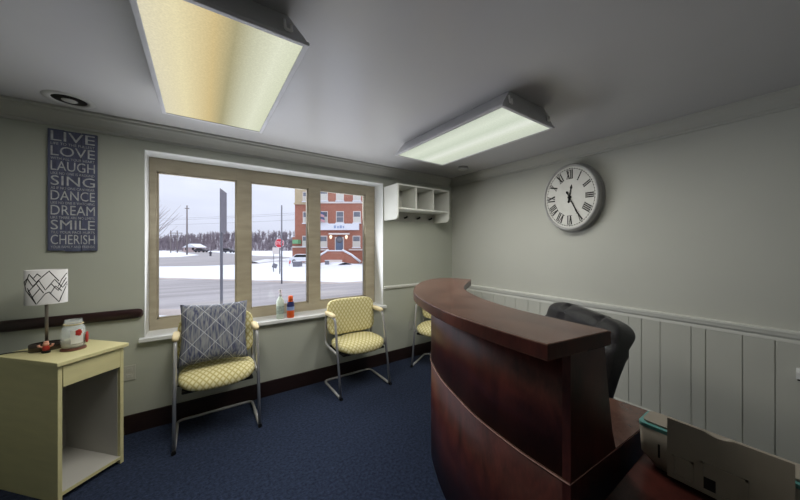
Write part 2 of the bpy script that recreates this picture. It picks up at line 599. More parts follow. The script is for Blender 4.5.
# baseboards, rails, crown
struct(MB().box(XL, XR - 0.002, YW - 0.016, YW - 0.0005, 0, 0.145, 0.003).build('baseboard_window', M_base))
struct(MB().box(XR - 0.016, XR - 0.0005, YB, YW - 0.018, 0, 0.12, 0.003).build('baseboard_right', M_white))
mb = MB()
pts = [(XL, YW - 0.022, 0.938), (-0.46, YW - 0.022, 0.938), (-0.41, YW - 0.022, 0.938), (-0.39, YW - 0.022, 0.938), (-0.38, YW - 0.022, 0.938)]
mb.tube(pts, [0.038, 0.038, 0.038, 0.032, 0.016], 14)
for v in mb.bm.verts:
    v.co.y = YW - 0.0005 - max(0.0, min(0.042, (YW - 0.0005 - v.co.y) * 0.7))
struct(mb.build('trim_1', M_rail))


def profile_run(prof, axis, a, b, name, m):
    """extrude a wall-moulding profile [(out, z)] along a wall; axis 'w' window wall, 'r' right wall"""
    mb = MB()
    rings = []
    for t in (a, b):
        if axis == 'w':
            rings.append([mb.bm.verts.new((t, YW - o, z)) for o, z in prof])
        else:
            rings.append([mb.bm.verts.new((XR - o, t, z)) for o, z in prof])
    n = len(prof)
    for i in range(n):
        mb.bm.faces.new((rings[0][i], rings[0][(i + 1) % n], rings[1][(i + 1) % n], rings[1][i]))
    mb.bm.faces.new(rings[0]); mb.bm.faces.new(rings[1][::-1])
    return struct(mb.build(name, m))


railp = [(0.0005, 0.862), (0.012, 0.862), (0.012, 0.885), (0.022, 0.9), (0.026, 0.915), (0.03, 0.925), (0.03, 0.938), (0.018, 0.942), (0.0005, 0.942)]
profile_run(railp, 'r', YB, YW - 0.002, 'trim_2', M_white)
railw = [(0.0005, 0.93), (0.014, 0.93), (0.022, 0.945), (0.022, 0.962), (0.012, 0.97), (0.0005, 0.97)]
profile_run(railw, 'w', WX1 + 0.012, XR - 0.032, 'trim_3', M_white)
crp = [(0.0005, 2.33), (0.012, 2.33), (0.014, 2.35), (0.022, 2.355), (0.03, 2.375), (0.052, 2.405), (0.062, 2.415), (0.066, 2.428), (0.075, 2.43), (0.075, 2.4435), (0.0005, 2.4435)]
profile_run(crp, 'r', YB, YW - 0.001, 'trim_4', M_crown)
crw = [(0.0005, 2.32), (0.01, 2.32), (0.012, 2.338), (0.02, 2.345), (0.034, 2.368), (0.056, 2.398), (0.066, 2.408), (0.07, 2.424), (0.08, 2.428), (0.08, 2.4435), (0.0005, 2.4435)]
profile_run(crw, 'w', XL, XR - 0.076, 'trim_5', M_crown)
# wainscot sheet with vertical grooves
mb = MB()
gro = [-1.2, -1.08, -0.9, -0.74, -0.55, -0.41, -0.22, -0.05, 0.156, 0.292, 0.467, 0.543, 0.721, 0.841, 0.93, 1.11, 1.25, 1.41, 1.55, 1.72, 1.86, 2.02, 2.16, 2.33, 2.5, 2.66, 2.84, YW - 0.02]
y0 = YB
for g in gro:
    mb.box(XR - 0.009, XR - 0.0005, y0 + 0.003, g - 0.003, 0.121, 0.8615, 0.0015)
    y0 = g
mb.box(XR - 0.004, XR - 0.0006, YB, YW - 0.02, 0.121, 0.8614)
struct(mb.build('trim_6', M_wallr))


# ------------------------------------------------------------------ ceiling lights
def fixture(cx, y0, y1, label, stops, ins=0.075, insy=0.05, w=0.585):
    zb = 2.318
    x0, x1 = cx - w / 2, cx + w / 2
    t = thing('ceiling_light', label, 'ceiling light', (cx, (y0 + y1) / 2, HC), 0, 'ceiling light boxes')
    mb = MB()                                          # tapered pan
    lo = [(x0 + 0.006, y0 + 0.006), (x1 - 0.006, y0 + 0.006), (x1 - 0.006, y1 - 0.006), (x0 + 0.006, y1 - 0.006)]
    hi = [(x0 + ins, y0 + insy), (x1 - ins, y0 + insy), (x1 - ins, y1 - insy), (x0 + ins, y1 - insy)]
    A = [mb.bm.verts.new((x, y, zb + 0.016)) for x, y in lo]
    B = [mb.bm.verts.new((x, y, HC - 0.0005)) for x, y in hi]
    for i in range(4):
        mb.bm.faces.new((A[i], A[(i + 1) % 4], B[(i + 1) % 4], B[i]))
    mb.bm.faces.new(B); mb.bm.faces.new(A[::-1])
    mb.build('housing', M_steel, t)
    mb = MB()
    f = 0.022
    mb.box(x0, x0 + f, y0, y1, zb, zb + 0.016, 0.003); mb.box(x1 - f, x1, y0, y1, zb, zb + 0.016, 0.003)
    mb.box(x0 + f, x1 - f, y0, y0 + f, zb, zb + 0.016, 0.003); mb.box(x0 + f, x1 - f, y1 - f, y1, zb, zb + 0.016, 0.003)
    mb.build('door_frame', M_steel, t)
    ln = MB().box(x0 + f, x1 - f, y0 + f, y1 - f, zb + 0.004, zb + 0.009).build('lens', lens_mat('lit_lens', stops, LENS_GLOW, w - 2 * f), t)
    for yy, sgn in ((y0, 1), (y1, -1)):                # wire latches on both ends
        for xx in (x0 + 0.085, x1 - 0.085):
            def P(dx, z):
                k = (z - (zb + 0.016)) / (HC - zb - 0.016)
                return (xx + dx, yy + sgn * (0.006 + (insy - 0.006) * k - 0.010), z)
            MB().tube(arc_path([P(0.012, zb + 0.07), P(0.012, zb + 0.035), P(-0.012, zb + 0.035), P(-0.012, zb + 0.085)], 0.008), 0.006, 8).build('latch', M_clip, t)
    ld = bpy.data.lights.new('tube_glow', 'AREA')
    ld.shape = 'RECTANGLE'; ld.size = w - 0.1; ld.size_y = y1 - y0 - 0.1
    ld.energy = LAMP_W; ld.color = (1.0, 0.975, 0.90)
    lo_ = bpy.data.objects.new('tube_glow', ld); COL.objects.link(lo_)
    lo_.location = (0, 0, zb - 0.006 - HC); lo_.parent = t
    lo_.visible_glossy = False
    return t


fixture(0.087, 1.225, 2.385, 'large ceiling light box with warm yellow lens, directly above the window side',
        [(0.0, (240, 232, 202)), (0.2, (248, 236, 192)), (0.42, (226, 204, 150)), (0.55, (184, 176, 138)), (0.68, (216, 216, 188)), (0.85, (242, 245, 220)), (1.0, (230, 234, 206))])
fixture(1.80, 1.08, 2.258, 'ceiling light box with greenish white lens, over the reception counter',
        [(0.0, (214, 222, 204)), (0.22, (236, 244, 226)), (0.42, (220, 230, 210)), (0.6, (246, 251, 238)), (0.75, (226, 234, 214)), (1.0, (214, 221, 204))], 0.095, 0.025, 0.605)

# round ceiling vents
t = thing('ceiling_vent', 'round recessed ceiling vent above the word sign', 'vent', (-0.72, 2.83, HC))
MB().lathe([(0.082, -0.0005), (0.082, -0.004), (0.1, -0.007), (0.118, -0.005), (0.124, -0.0005)], (-0.72, 2.83, HC), 40).build('rim', M_vent, t)
MB().lathe([(0.0, -0.003), (0.0815, -0.003), (0.0815, -0.0006), (0, -0.0006)], (-0.72, 2.83, HC), 40).build('shade_disc', M_dark, t)  # flat dark disc painted as the shaded hollow; the ceiling stays uncut
MB().lathe([(0.0, -0.012), (0.034, -0.011), (0.038, -0.007), (0.0, -0.0032)], (-0.72, 2.83, HC), 28).build('damper_knob', M_vent, t)
t = thing('smoke_detector', 'small round white detector on the ceiling near the far corner', 'smoke detector', (2.66, 2.49, HC))
MB().lathe([(0.0, -0.032), (0.05, -0.032), (0.062, -0.024), (0.064, -0.0145), (0.0, -0.0145)], (2.66, 2.49, HC), 28).build('cover', M_vent, t)
MB().lathe([(0.0, -0.014), (0.058, -0.014), (0.058, -0.0005), (0.0, -0.0005)], (2.66, 2.49, HC), 28).build('mounting_base', M_vent, t)

# ------------------------------------------------------------------ word sign on the wall
SX0, SX1, SZ0, SZ1 = -0.882, -0.636, 1.43, 2.295
t = thing('word_sign', 'tall dark plank sign of uplifting words in worn white letters', 'sign', ((SX0 + SX1) / 2, YW, SZ0))
for k in range(3):
    a = SX0 + (SX1 - SX0) * k / 3; b = SX0 + (SX1 - SX0) * (k + 1) / 3
    MB().box(a + 0.0008, b - 0.0008, YW - 0.02, YW - 0.001, SZ0 + (0.006, 0.0, 0.004)[k], SZ1 - (0.0, 0.003, 0.001)[k], 0.003).build('plank', M_sign, t)
rows = [('LIVE', 'LIFE TO THE FULLEST'), ('LOVE', 'WITH ALL YOUR HEART'), ('LAUGH', 'LIKE NO ONE IS AROUND'), ('SING', 'AS IF NO ONE CAN HEAR'),
        ('DANCE', 'LIKE NO ONE IS WATCHING'), ('DREAM', 'LIKE THERE ARE NO LIMITS'), ('SMILE', 'TILL YOUR FACE HURTS'), ('CHERISH', 'YOUR FAMILY AND FRIENDS')]
TM = Matrix.Translation((0, YW - 0.0206, 0)) @ Matrix.Rotation(PI / 2, 4, 'X')
pitch = (SZ1 - SZ0 - 0.03) / 8
for k, (big, small) in enumerate(rows):
    z1 = SZ1 - 0.014 - k * pitch
    mb = MB()
    add_text(mb, big, SX0 + 0.016, SX1 - 0.012, z1 - 0.068, z1, TM)
    mb.build('large_word', M_signw, t)
    mb = MB()
    add_text(mb, small, SX0 + 0.016, SX1 - 0.014, z1 - 0.096, z1 - 0.078, TM)
    mb.build('small_words', M_signw, t)

# ------------------------------------------------------------------ clock (oval, deep silver rim)
CY_, CZ_ = 1.375, 1.945
t = thing('wall_clock', 'large silver rimmed wall clock with roman numerals', 'clock', (XR, CY_, CZ_))
CM = Matrix.Translation((XR, CY_, CZ_)) @ Matrix.Rotation(-PI / 2, 4, 'Y') @ Matrix.Rotation(-PI / 2, 4, 'Z')
# local frame: x -> -Y (to the right in view), y -> up, z -> into the room
CM = Matrix(((0, 0, -1, XR), (-1, 0, 0, CY_), (0, 1, 0, CZ_), (0, 0, 0, 1)))
SXc = 0.79
MB().lathe([(0.0, 0.001), (0.336, 0.001), (0.342, 0.010), (0.336, 0.022), (0.322, 0.026), (0.322, 0.04), (0.33, 0.046), (0.328, 0.082), (0.322, 0.098), (0.314, 0.106), (0.3, 0.104), (0.296, 0.09), (0.0, 0.09)],
           (0, 0, 0), 56, CM, SXc, 1.0).build('rim', M_clockb, t)
MB().lathe([(0.0, 0.0935), (0.297, 0.0935), (0.297, 0.091), (0, 0.091)], (0, 0, 0), 56, CM, SXc, 1.0, smooth=False).build('dial', M_clockf, t)
NUM = ['XII', 'I', 'II', 'III', 'IIII', 'V', 'VI', 'VII', 'VIII', 'IX', 'X', 'XI']
STR = {'I': 0.018, 'V': 0.042, 'X': 0.044}
SQ = Matrix.Diagonal((SXc, 1, 1, 1))
for k, s in enumerate(NUM):
    mb = MB()
    wid = sum(STR[c] for c in s)
    x = -wid / 2
    R = CM @ SQ @ Matrix.Rotation(-k * PI / 6, 4, 'Z') @ Matrix.Translation((0, 0.222, 0.0945))
    h = 0.042

    def bar(xa, ya, xb, yb, w):
        a, b = Vector((xa, ya, 0)), Vector((xb, yb, 0))
        d = Vector((w / 2, 0, 0))
        mb.quad([R @ (a - d), R @ (a + d), R @ (b + d), R @ (b - d)])
    for c in s:
        w = STR[c]
        if c == 'I': bar(x + w / 2, -h, x + w / 2, h, 0.0125)
        elif c == 'V': bar(x + 0.008, h, x + w / 2, -h, 0.016); bar(x + w - 0.008, h, x + w / 2, -h, 0.008)
        else: bar(x + 0.008, h, x + w - 0.008, -h, 0.016); bar(x + w - 0.008, h, x + 0.008, -h, 0.008)
        x += w
    bar(0, h - 0.002, 0, h + 0.002, wid); bar(0, -h - 0.002, 0, -h + 0.002, wid)
    mb.build('numeral', M_numer, t)
mb = MB()
for k in range(60):
    a = k * PI / 30
    R = CM @ SQ @ Matrix.Rotation(-a, 4, 'Z')
    w = 0.0025 if k % 5 else 0.005
    mb.quad([R @ Vector((-w, 0.272, 0.0942)), R @ Vector((w, 0.272, 0.0942)), R @ Vector((w, 0.284, 0.0942)), R @ Vector((-w, 0.284, 0.0942))])
for k in range(60):
    a0, a1 = k * PI / 30, (k + 1) * PI / 30
    mb.quad([CM @ SQ @ Vector((r * math.sin(a), r * math.cos(a), 0.0941)) for r, a in ((0.275, a0), (0.275, a1), (0.2785, a1), (0.2785, a0))])
bmesh.ops.remove_doubles(mb.bm, verts=mb.bm.verts, dist=1e-6)
mb.build('minute_track', M_numer, t)


def hand(name, ang, length, tail, w, z, spade):
    R = CM @ SQ @ Matrix.Rotation(-ang, 4, 'Z')
    mb = MB()
    poly = [(-w, -tail), (w, -tail), (w * 0.9, length * 0.62), (w * 0.9 + spade, length * 0.74), (0.001, length), (-0.001, length), (-w * 0.9 - spade, length * 0.74), (-w * 0.9, length * 0.62)]
    mb.prism(poly, z, z + 0.002, R)
    mb.lathe([(0, z), (0.013, z), (0.013, z + 0.002), (0, z + 0.002)], (0, -tail, 0), 14, R)
    mb.build(name, M_ink, t)


hand('minute_hand', math.radians(150), 0.21, 0.055, 0.006, 0.100, 0.004)
hand('hour_hand', math.radians(12), 0.125, 0.045, 0.008, 0.097, 0.008)
MB().lathe([(0, 0.0945), (0.016, 0.0945), (0.016, 0.103), (0, 0.105)], (0, 0, 0), 16, CM).build('hub', M_ink, t)

# ------------------------------------------------------------------ cubby shelf with pegs in the corner
X0, X1, Y0, Y1, Z0, Z1 = 1.872, 2.70, 2.765, YW - 0.002, 1.785, 2.2
t = thing('cubby_shelf', 'white hanging shelf of three cubbies with coat pegs beneath', 'shelf', (X0, Y1, Z0))


def side_panel(xa, xb):
    poly = [(Y1, Z0), (Y1, Z1), (Y0, Z1)]
    for k in range(7):
        a = PI + PI / 2 * k / 6
        poly.append((Y0 + 0.05 + 0.05 * math.cos(a), Z0 + 0.05 + 0.05 * math.sin(a)))
    M = Matrix(((0, 0, 1, 0), (1, 0, 0, 0), (0, 1, 0, 0), (0, 0, 0, 1)))
    return MB().prism(poly, xa, xb, M)


side_panel(X0, X0 + 0.018).build('side_panel', M_white, t)
side_panel(X1 - 0.018, X1).build('side_panel', M_white, t)
MB().box(X0 + 0.018, X1 - 0.018, Y0, Y1 - 0.012, Z1 - 0.018, Z1 - 0.0005).build('top_board', M_white, t)
MB().box(X0 + 0.018, X1 - 0.018, Y0, Y1 - 0.012, 1.905, 1.923).build('bottom_board', M_white, t)
for k in (1, 2):
    x = X0 + (X1 - X0) * k / 3
    MB().box(x - 0.009, x + 0.009, Y0 + 0.001, Y1 - 0.012, 1.923, Z1 - 0.018).build('divider', M_white, t)
MB().box(X0 + 0.018, X1 - 0.018, Y1 - 0.012, Y1, Z0 + 0.01, Z1 - 0.001).build('back_board', M_crown, t)
for k in range(4):
    x = X0 + (X1 - X0) * (k + 0.5) / 4
    MB().tube([(x, Y1 - 0.012, 1.835), (x, Y1 - 0.05, 1.838), (x, Y1 - 0.066, 1.85)], [0.011, 0.011, 0.013], 10).build('peg', M_dark, t)

# outlets
for nm, lab, x, z in (('wall_outlet', 'painted outlet plate on the wall beside the yellow cabinet', -0.462, 0.475),
                      ('wall_outlet', 'painted outlet plate low on the wall near the far corner', 2.295, 0.42)):
    t = thing(nm, lab, 'outlet', (x, YW, z), 0, 'wall outlets')
    MB().box(x - 0.037, x + 0.037, YW - 0.006, YW - 0.0003, z - 0.058, z + 0.058, 0.002).build('cover_plate', M_plate, t)
    for dz in (-0.024, 0.024):
        MB().box(x - 0.017, x + 0.017, YW - 0.0085, YW - 0.0055, z + dz - 0.014, z + dz + 0.014, 0.001).build('socket', M_plate, t)


# ------------------------------------------------------------------ waiting chairs
def make_chair(label, group):
    t = thing('cantilever_chair', label, 'chair', (0, 0, 0), 0, group)
    r, W = 0.0125, 0.277
    for s in (-1, 1):
        x = W * s
        p = arc_path([(x, -0.23, 0.0125), (x, -0.085, 0.745), (x, 0.165, 0.742), (x, 0.185, 0.425), (x, -0.13, 0.405)], 0.055, 6)
        MB().tube(p, r, 12).build('side_tube', M_chrome, t, True)
        mb = MB()
        mb.ellipsoid((x, 0.045, 0.762), 0.026, 0.125, 0.021, 3.2, 20, 12)
        mb.build('arm_pad', M_pad, t, True)
        MB().tube([(x, -0.222, 0.012), (x, -0.25, 0.012)], 0.015, 12).build('foot_cap', M_black, t, True)
    p = arc_path([(-W, -0.228, 0.0125), (-W, 0.215, 0.0125), (W, 0.215, 0.0125), (W, -0.228, 0.0125)], 0.05, 6)
    MB().tube(p, r, 12).build('floor_rail', M_chrome, t, True)

    def seat_fn(c):
        z = c.z
        z -= 0.055 * max(0.0, (-c.y - 0.10) / 0.12) ** 2 * 0.5
        return Vector((c.x, c.y, z))
    MB().ellipsoid((0, -0.03, 0.452), 0.262, 0.222, 0.058, 3.0, 44, 22, None, seat_fn).build('seat', M_fabric, t, True)
    MB().box(-0.235, 0.235, -0.19, 0.15, 0.385, 0.405, 0.006).tube([(-W, -0.05, 0.405), (W, -0.05, 0.405)], 0.009, 8).tube(
        [(-W, 0.12, 0.412), (W, 0.12, 0.412)], 0.009, 8).build('seat_frame', M_dark, t, True)
    BM = Matrix.Translation((0, 0.165, 0.70)) @ Matrix.Rotation(math.radians(-6), 4, 'X')

    def back_fn(c):
        return Vector((c.x, c.y - 0.03 * (1 - (c.x / 0.265) ** 2) * -1 - 0.03, c.z))
    MB().ellipsoid((0, 0, 0), 0.275, 0.034, 0.188, 5.5, 52, 30, BM, back_fn).build('backrest', M_fabric, t, True)
    MB().tube([(-W, 0.178, 0.60), (-0.2, 0.195, 0.62), (0.2, 0.195, 0.62), (W, 0.178, 0.60)], 0.008, 8).build('back_brace', M_chrome, t, True)
    return t


GR = 'yellow patterned waiting chairs'
ch = make_chair('chrome cantilever chair in yellow trellis fabric with blue cushion on its seat', GR)
ch.location = (0.118, 2.815, 0)
c2 = copy_tree(ch); c2.location = (1.375, 2.815, 0)
c2['label'] = 'empty yellow patterned chrome chair under the right window pane'
c3 = copy_tree(ch); c3.location = (2.45, 2.68, 0); c3.rotation_euler = (0, 0, math.radians(-60))
c3['label'] = 'yellow patterned chrome chair half hidden behind the reception counter'

# pillow on the first chair
N = 26
mb = MB()
H = 0.238
grid = {}
for side in (1, -1):
    for i in range(N + 1):
        for j in range(N + 1):
            u, v = -1 + 2 * i / N, -1 + 2 * j / N
            if side == -1 and (i in (0, N) or j in (0, N)):
                grid[side, i, j] = grid[1, i, j]; continue
            pin = 1 - 0.085 * (1 - abs(u) ** 2.2) * 0 - 0.07 * (1 - u * u) * (abs(v) > 0) * abs(v) ** 3
            pin2 = 1 - 0.07 * (1 - v * v) * abs(u) ** 3
            th = 0.075 * ((1 - abs(u) ** 2.4) * (1 - abs(v) ** 2.4)) ** 0.5
            wob = 0.006 * noise.noise(Vector((u * 2.1, v * 2.1, side * 3.0)))
            grid[side, i, j] = mb.bm.verts.new((u * H * pin2, -side * (th + (wob if th > 0.01 else 0)), v * H * pin))
for side in (1, -1):
    for i in range(N):
        for j in range(N):
            f = mb.bm.faces.new([grid[side, i, j], grid[side, i + 1, j], grid[side, i + 1, j + 1], grid[side, i, j + 1]])
            f.smooth = True
pil = mb.build('throw_pillow', M_pillow)
pil.location = (0.095, 2.812, 0.768)
pil.rotation_euler = (math.radians(-17), math.radians(1.5), 0)
tag(pil, 'square blue grey cushion stitched with white diamonds, leaning on a yellow chair', 'cushion')

# bottles on the window sill
SZ = WZ0 + 0.0345
M_bottle = mat('pale_bottle', (196, 208, 196), 0.3, var=0.1, vscale=20)
M_orange = mat('orange_plastic', (222, 96, 44), 0.35, var=0.06, vscale=20)
M_navy = mat('navy_label', (40, 44, 92), 0.4, var=0.1, vscale=20)
M_lav = mat('pale_blue_label', (140, 160, 205), 0.4, var=0.1, vscale=20)
bx, by = 0.66, 3.085
t = thing('pump_bottle', 'pale translucent bottle with grey pump top on the sill', 'bottle', (bx, by, SZ))
MB().lathe([(0, 0), (0.034, 0), (0.037, 0.006), (0.037, 0.16), (0.033, 0.185), (0.018, 0.21), (0.014, 0.222), (0, 0.222)], (bx, by, SZ), 24).build('body', M_bottle, t)
MB().lathe([(0.0, 0.222), (0.014, 0.222), (0.014, 0.245), (0.008, 0.25), (0.007, 0.275), (0.011, 0.28), (0.011, 0.292), (0, 0.292)], (bx, by, SZ), 16).tube(
    [(bx, by, SZ + 0.286), (bx - 0.02, by - 0.012, SZ + 0.284)], 0.005, 8).build('pump', M_steel, t)
mb = MB(); mb.lathe([(0.0375, 0.05), (0.0375, 0.13)], (bx, by, SZ), 24)
mb.build('label', mat('faded_label', (170, 186, 176), 0.5, rgb2=(130, 140, 132), vscale=60), t)
bx, by = 0.757, 3.075
t = thing('spray_bottle', 'orange bottle with navy label band on the sill', 'bottle', (bx, by, SZ))
MB().lathe([(0, 0), (0.033, 0), (0.036, 0.006), (0.036, 0.075), (0.0355, 0.13), (0.026, 0.165), (0.024, 0.17), (0, 0.17)], (bx, by, SZ), 24).build('body', M_orange, t)
MB().lathe([(0.0365, 0.074), (0.0365, 0.112)], (bx, by, SZ), 24).build('label', M_lav, t)
MB().lathe([(0.0366, 0.112), (0.036, 0.132), (0.0275, 0.163)], (bx, by, SZ), 24).build('shoulder_band', M_navy, t)
MB().lathe([(0.0, 0.17), (0.024, 0.17), (0.024, 0.212), (0.02, 0.22), (0, 0.22)], (bx, by, SZ), 20).build('cap', M_orange, t)

# ------------------------------------------------------------------ yellow cabinet set cornerwise
CL, CD, CH = 0.345, 0.505, 0.807
cab = thing('side_cabinet', 'pale yellow open cabinet with drawer standing cornerwise left of window', 'cabinet', (-0.674, 2.452, 0), math.radians(43.5))
MB().box(0.008, 0.028, 0.006, CD, 0, CH - 0.024, 0.0015).build('side_panel', M_yellow, cab, True)
MB().box(CL - 0.028, CL - 0.008, 0.006, CD, 0, CH - 0.024, 0.0015).build('side_panel', M_yellow, cab, True)
MB().box(-0.004, CL + 0.012, -0.012, CD + 0.004, CH - 0.024, CH, 0.003).build('top', M_yellow, cab, True)
MB().box(0.028, CL - 0.028, 0.008, CD - 0.01, 0.03, 0.05, 0.001).build('bottom_shelf', M_inside, cab, True)
MB().box(0.028, CL - 0.028, 0.0065, 0.0079, 0.03, 0.05).build('edge_band', M_yellow, cab, True)
MB().box(0.028, CL - 0.028, CD - 0.01, CD, 0.02, CH - 0.024).build('back_panel', M_inside, cab, True)
MB().box(0.03, CL - 0.03, 0.004, 0.022, 0.655, CH - 0.03, 0.0015).box(0.032, CL - 0.032, 0.022, CD - 0.03, 0.665, 0.675).build('drawer', M_yellow, cab, True)
MB().box(0.028, 0.03, 0.03, CD - 0.011, 0.051, 0.652).box(CL - 0.03, CL - 0.028, 0.03, CD - 0.011, 0.051, 0.652).build('inner_lining', M_inside, cab, True)

# lamp
M_shade = mat('white_shade_fabric', (205, 204, 204), 0.8, var=0.03, vscale=12)
M_metal = mat('dark_brushed_metal', (150, 142, 134), 0.3, metal=0.8, var=0.15, vscale=18)
LX, LY = -0.812, 2.80
lamp = thing('table_lamp', 'table lamp with white shade of black zigzag lines', 'lamp', (LX, LY, CH), math.radians(12))
ZB, ZT = 0.297, 0.512
RX, RY = 0.09, 0.062
mb = MB()
mb.lathe([(1.0, ZB), (1.0, ZT), (0.985, ZT), (0.985, ZB), (1.0, ZB)], (0, 0, 0), 48, None, RX, RY)
mb.mi = 1
lines = [[(0.0, .62), (.1, .78), (.22, .55), (.36, .7), (.5, .42), (.62, .6), (.78, .38), (1.0, .82)],
         [(.04, .55), (.14, .9), (.3, .66), (.42, .8), (.58, .97), (.8, .66)],
         [(.1, .5), (.3, .03), (.5, .32), (.58, .36), (.8, .04)],
         [(.12, .4), (.3, .62), (.46, .34)], [(.6, .3), (.72, .52), (.86, .36)], [(.56, .5), (.7, .72), (.88, .46), (.98, .62)],
         [(.2, .22), (.38, .48)], [(.24, .78), (.32, .9), (.4, .82)], [(.02, .7), (.07, .42), (.16, .3)], [(.78, .5), (.86, .7), (.97, .88)],
         [(.8, .04), (.98, .55)], [(.3, .03), (.1, .38)]]
for ofs in (0.0, PI):
    for ln in lines:
        pts = []
        for (u0, v0), (u1, v1) in zip(ln, ln[1:]):
            for k in range(5):
                q = k / 5
                pts.append((u0 + (u1 - u0) * q, v0 + (v1 - v0) * q))
        pts.append(ln[-1])
        A, B = [], []
        for i, (u, v) in enumerate(pts):
            a = pts[max(0, i - 1)]; b = pts[min(len(pts) - 1, i + 1)]
            d = Vector(((b[0] - a[0]) * 0.28, (b[1] - a[1]) * 0.215)).normalized() * 0.0028
            for sgn, L in ((1, A), (-1, B)):
                uu, vv = u - sgn * d.y / 0.28, v + sgn * d.x / 0.215
                xx = max(-0.999, min(0.999, -1 + 2 * uu))
                th = -PI / 2 + math.asin(xx) + ofs
                L.append(mb.bm.verts.new((math.cos(th) * RX * 1.006, math.sin(th) * RY * 1.008, ZB + max(0.0, min(1.0, vv)) * (ZT - ZB))))
        for i in range(len(pts) - 1):
            f = mb.bm.faces.new((A[i], A[i + 1], B[i + 1], B[i])); f.material_index = 1
mb.build('lamp_shade', [M_shade, M_ink], lamp, True)
MB().tube([(0, 0, 0.04), (0, 0, 0.40)], 0.008, 12).build('stem', M_metal, lamp, True)
MB().lathe([(0.0, 0.37), (0.02, 0.37), (0.02, 0.43), (0.0, 0.43)], (0, 0, 0), 16).lathe([(0.0, 0.43), (0.03, 0.44), (0.032, 0.47), (0.0, 0.5)], (0, 0, 0), 16).build('bulb', M_shade, lamp, True)
MB().lathe([(0, 0.0005), (1.0, 0.0005), (1.0, 0.045), (0.93, 0.048), (0.9, 0.04), (0.0, 0.04)], (0, 0, 0), 40, None, 0.074, 0.042).build('base', mat('dark_bronze', (84, 74, 70), 0.22, metal=0.8, var=0.2, vscale=20), lamp, True)
MB().tube([(x, y, 0.006) for x, y in spline([(-0.07, 0.015), (-0.11, 0.045), (-0.17, 0.055), (-0.2, 0.035)], 6)], 0.003, 8).build('cord', M_black, lamp, True)

# trinket
TX, TY = -0.79, 2.715
M_pink = mat('pink_glaze', (206, 150, 128), 0.4, var=0.1, vscale=40)
M_red = mat('red_enamel', (150, 40, 34), 0.45, var=0.15, vscale=40)
t = thing('figurine', 'tiny pink and red trinket figure in front of the lamp base', 'figurine', (TX, TY, CH))
MB().ellipsoid((TX, TY, CH + 0.008), 0.02, 0.014, 0.008, 2.4, 16, 10).build('foot', M_black, t)
MB().ellipsoid((TX, TY, CH + 0.03), 0.017, 0.014, 0.018, 2, 16, 10).build('body', M_red, t)
MB().ellipsoid((TX, TY, CH + 0.056), 0.014, 0.013, 0.013, 2, 16, 10).build('head', M_pink, t)
for s in (-1, 1):
    MB().tube([(TX + s * 0.014, TY, CH + 0.04), (TX + s * 0.027, TY - 0.004, CH + 0.045), (TX + s * 0.03, TY - 0.004, CH + 0.055)], [0.006, 0.006, 0.007], 8).build('arm', M_pink, t)
MB().ellipsoid((TX + 0.001, TY, CH + 0.069), 0.012, 0.011, 0.006, 2, 12, 8).build('cap', M_pink, t)

# jar
JX, JY = -0.675, 2.72
JK = 0.78
M_jar = bpy.data.materials.new('jar_glass'); M_jar.use_nodes = True
b = M_jar.node_tree.nodes['Principled BSDF']
b.inputs['Base Color'].default_value = (0.75, 0.8, 0.78, 1); b.inputs['Roughness'].default_value = 0.12; b.inputs['Alpha'].default_value = 0.26
b.inputs['Specular IOR Level'].default_value = 0.8
t = thing('mason_jar', 'clear glass jar with picture label and red tag on the yellow cabinet', 'jar', (JX, JY, CH))
MB().lathe([(0, 0.0145), (0.06, 0.0145), (0.068, 0.022), (0.07, 0.04), (0.07, 0.125), (0.066, 0.142), (0.052, 0.155), (0.05, 0.17), (0.053, 0.172), (0.053, 0.178), (0.05, 0.18), (0.05, 0.19),
            (0.047, 0.19), (0.047, 0.158), (0.06, 0.142), (0.066, 0.12), (0.066, 0.03), (0.06, 0.02), (0, 0.02)], (JX, JY, CH), 32, None, JK, JK).build('glass_body', M_jar, t)
MB().lathe([(0, 0.021), (0.06, 0.021), (0.065, 0.03), (0.065, 0.05), (0, 0.053)], (JX, JY, CH), 28, None, JK, JK).build('filling', mat('pale_sand', (140, 122, 104), 0.9, var=0.2, vscale=60), t)
MB().lathe([(0, 0.0005), (0.073, 0.0005), (0.075, 0.004), (0.073, 0.012), (0.06, 0.0144), (0, 0.0144)], (JX, JY, CH), 32, None, JK, JK).build('coaster', mat('brown_wood_slice', (92, 56, 44), 0.6, var=0.2, vscale=30), t)


def wrap(th0, th1, z0, z1, r, n=10):
    mb = MB(); r *= JK
    for k in range(n):
        a, b = th0 + (th1 - th0) * k / n, th0 + (th1 - th0) * (k + 1) / n
        mb.quad([(JX + r * math.cos(a), JY + r * math.sin(a), CH + z0), (JX + r * math.cos(b), JY + r * math.sin(b), CH + z0),
                 (JX + r * math.cos(b), JY + r * math.sin(b), CH + z1), (JX + r * math.cos(a), JY + r * math.sin(a), CH + z1)])
    return mb


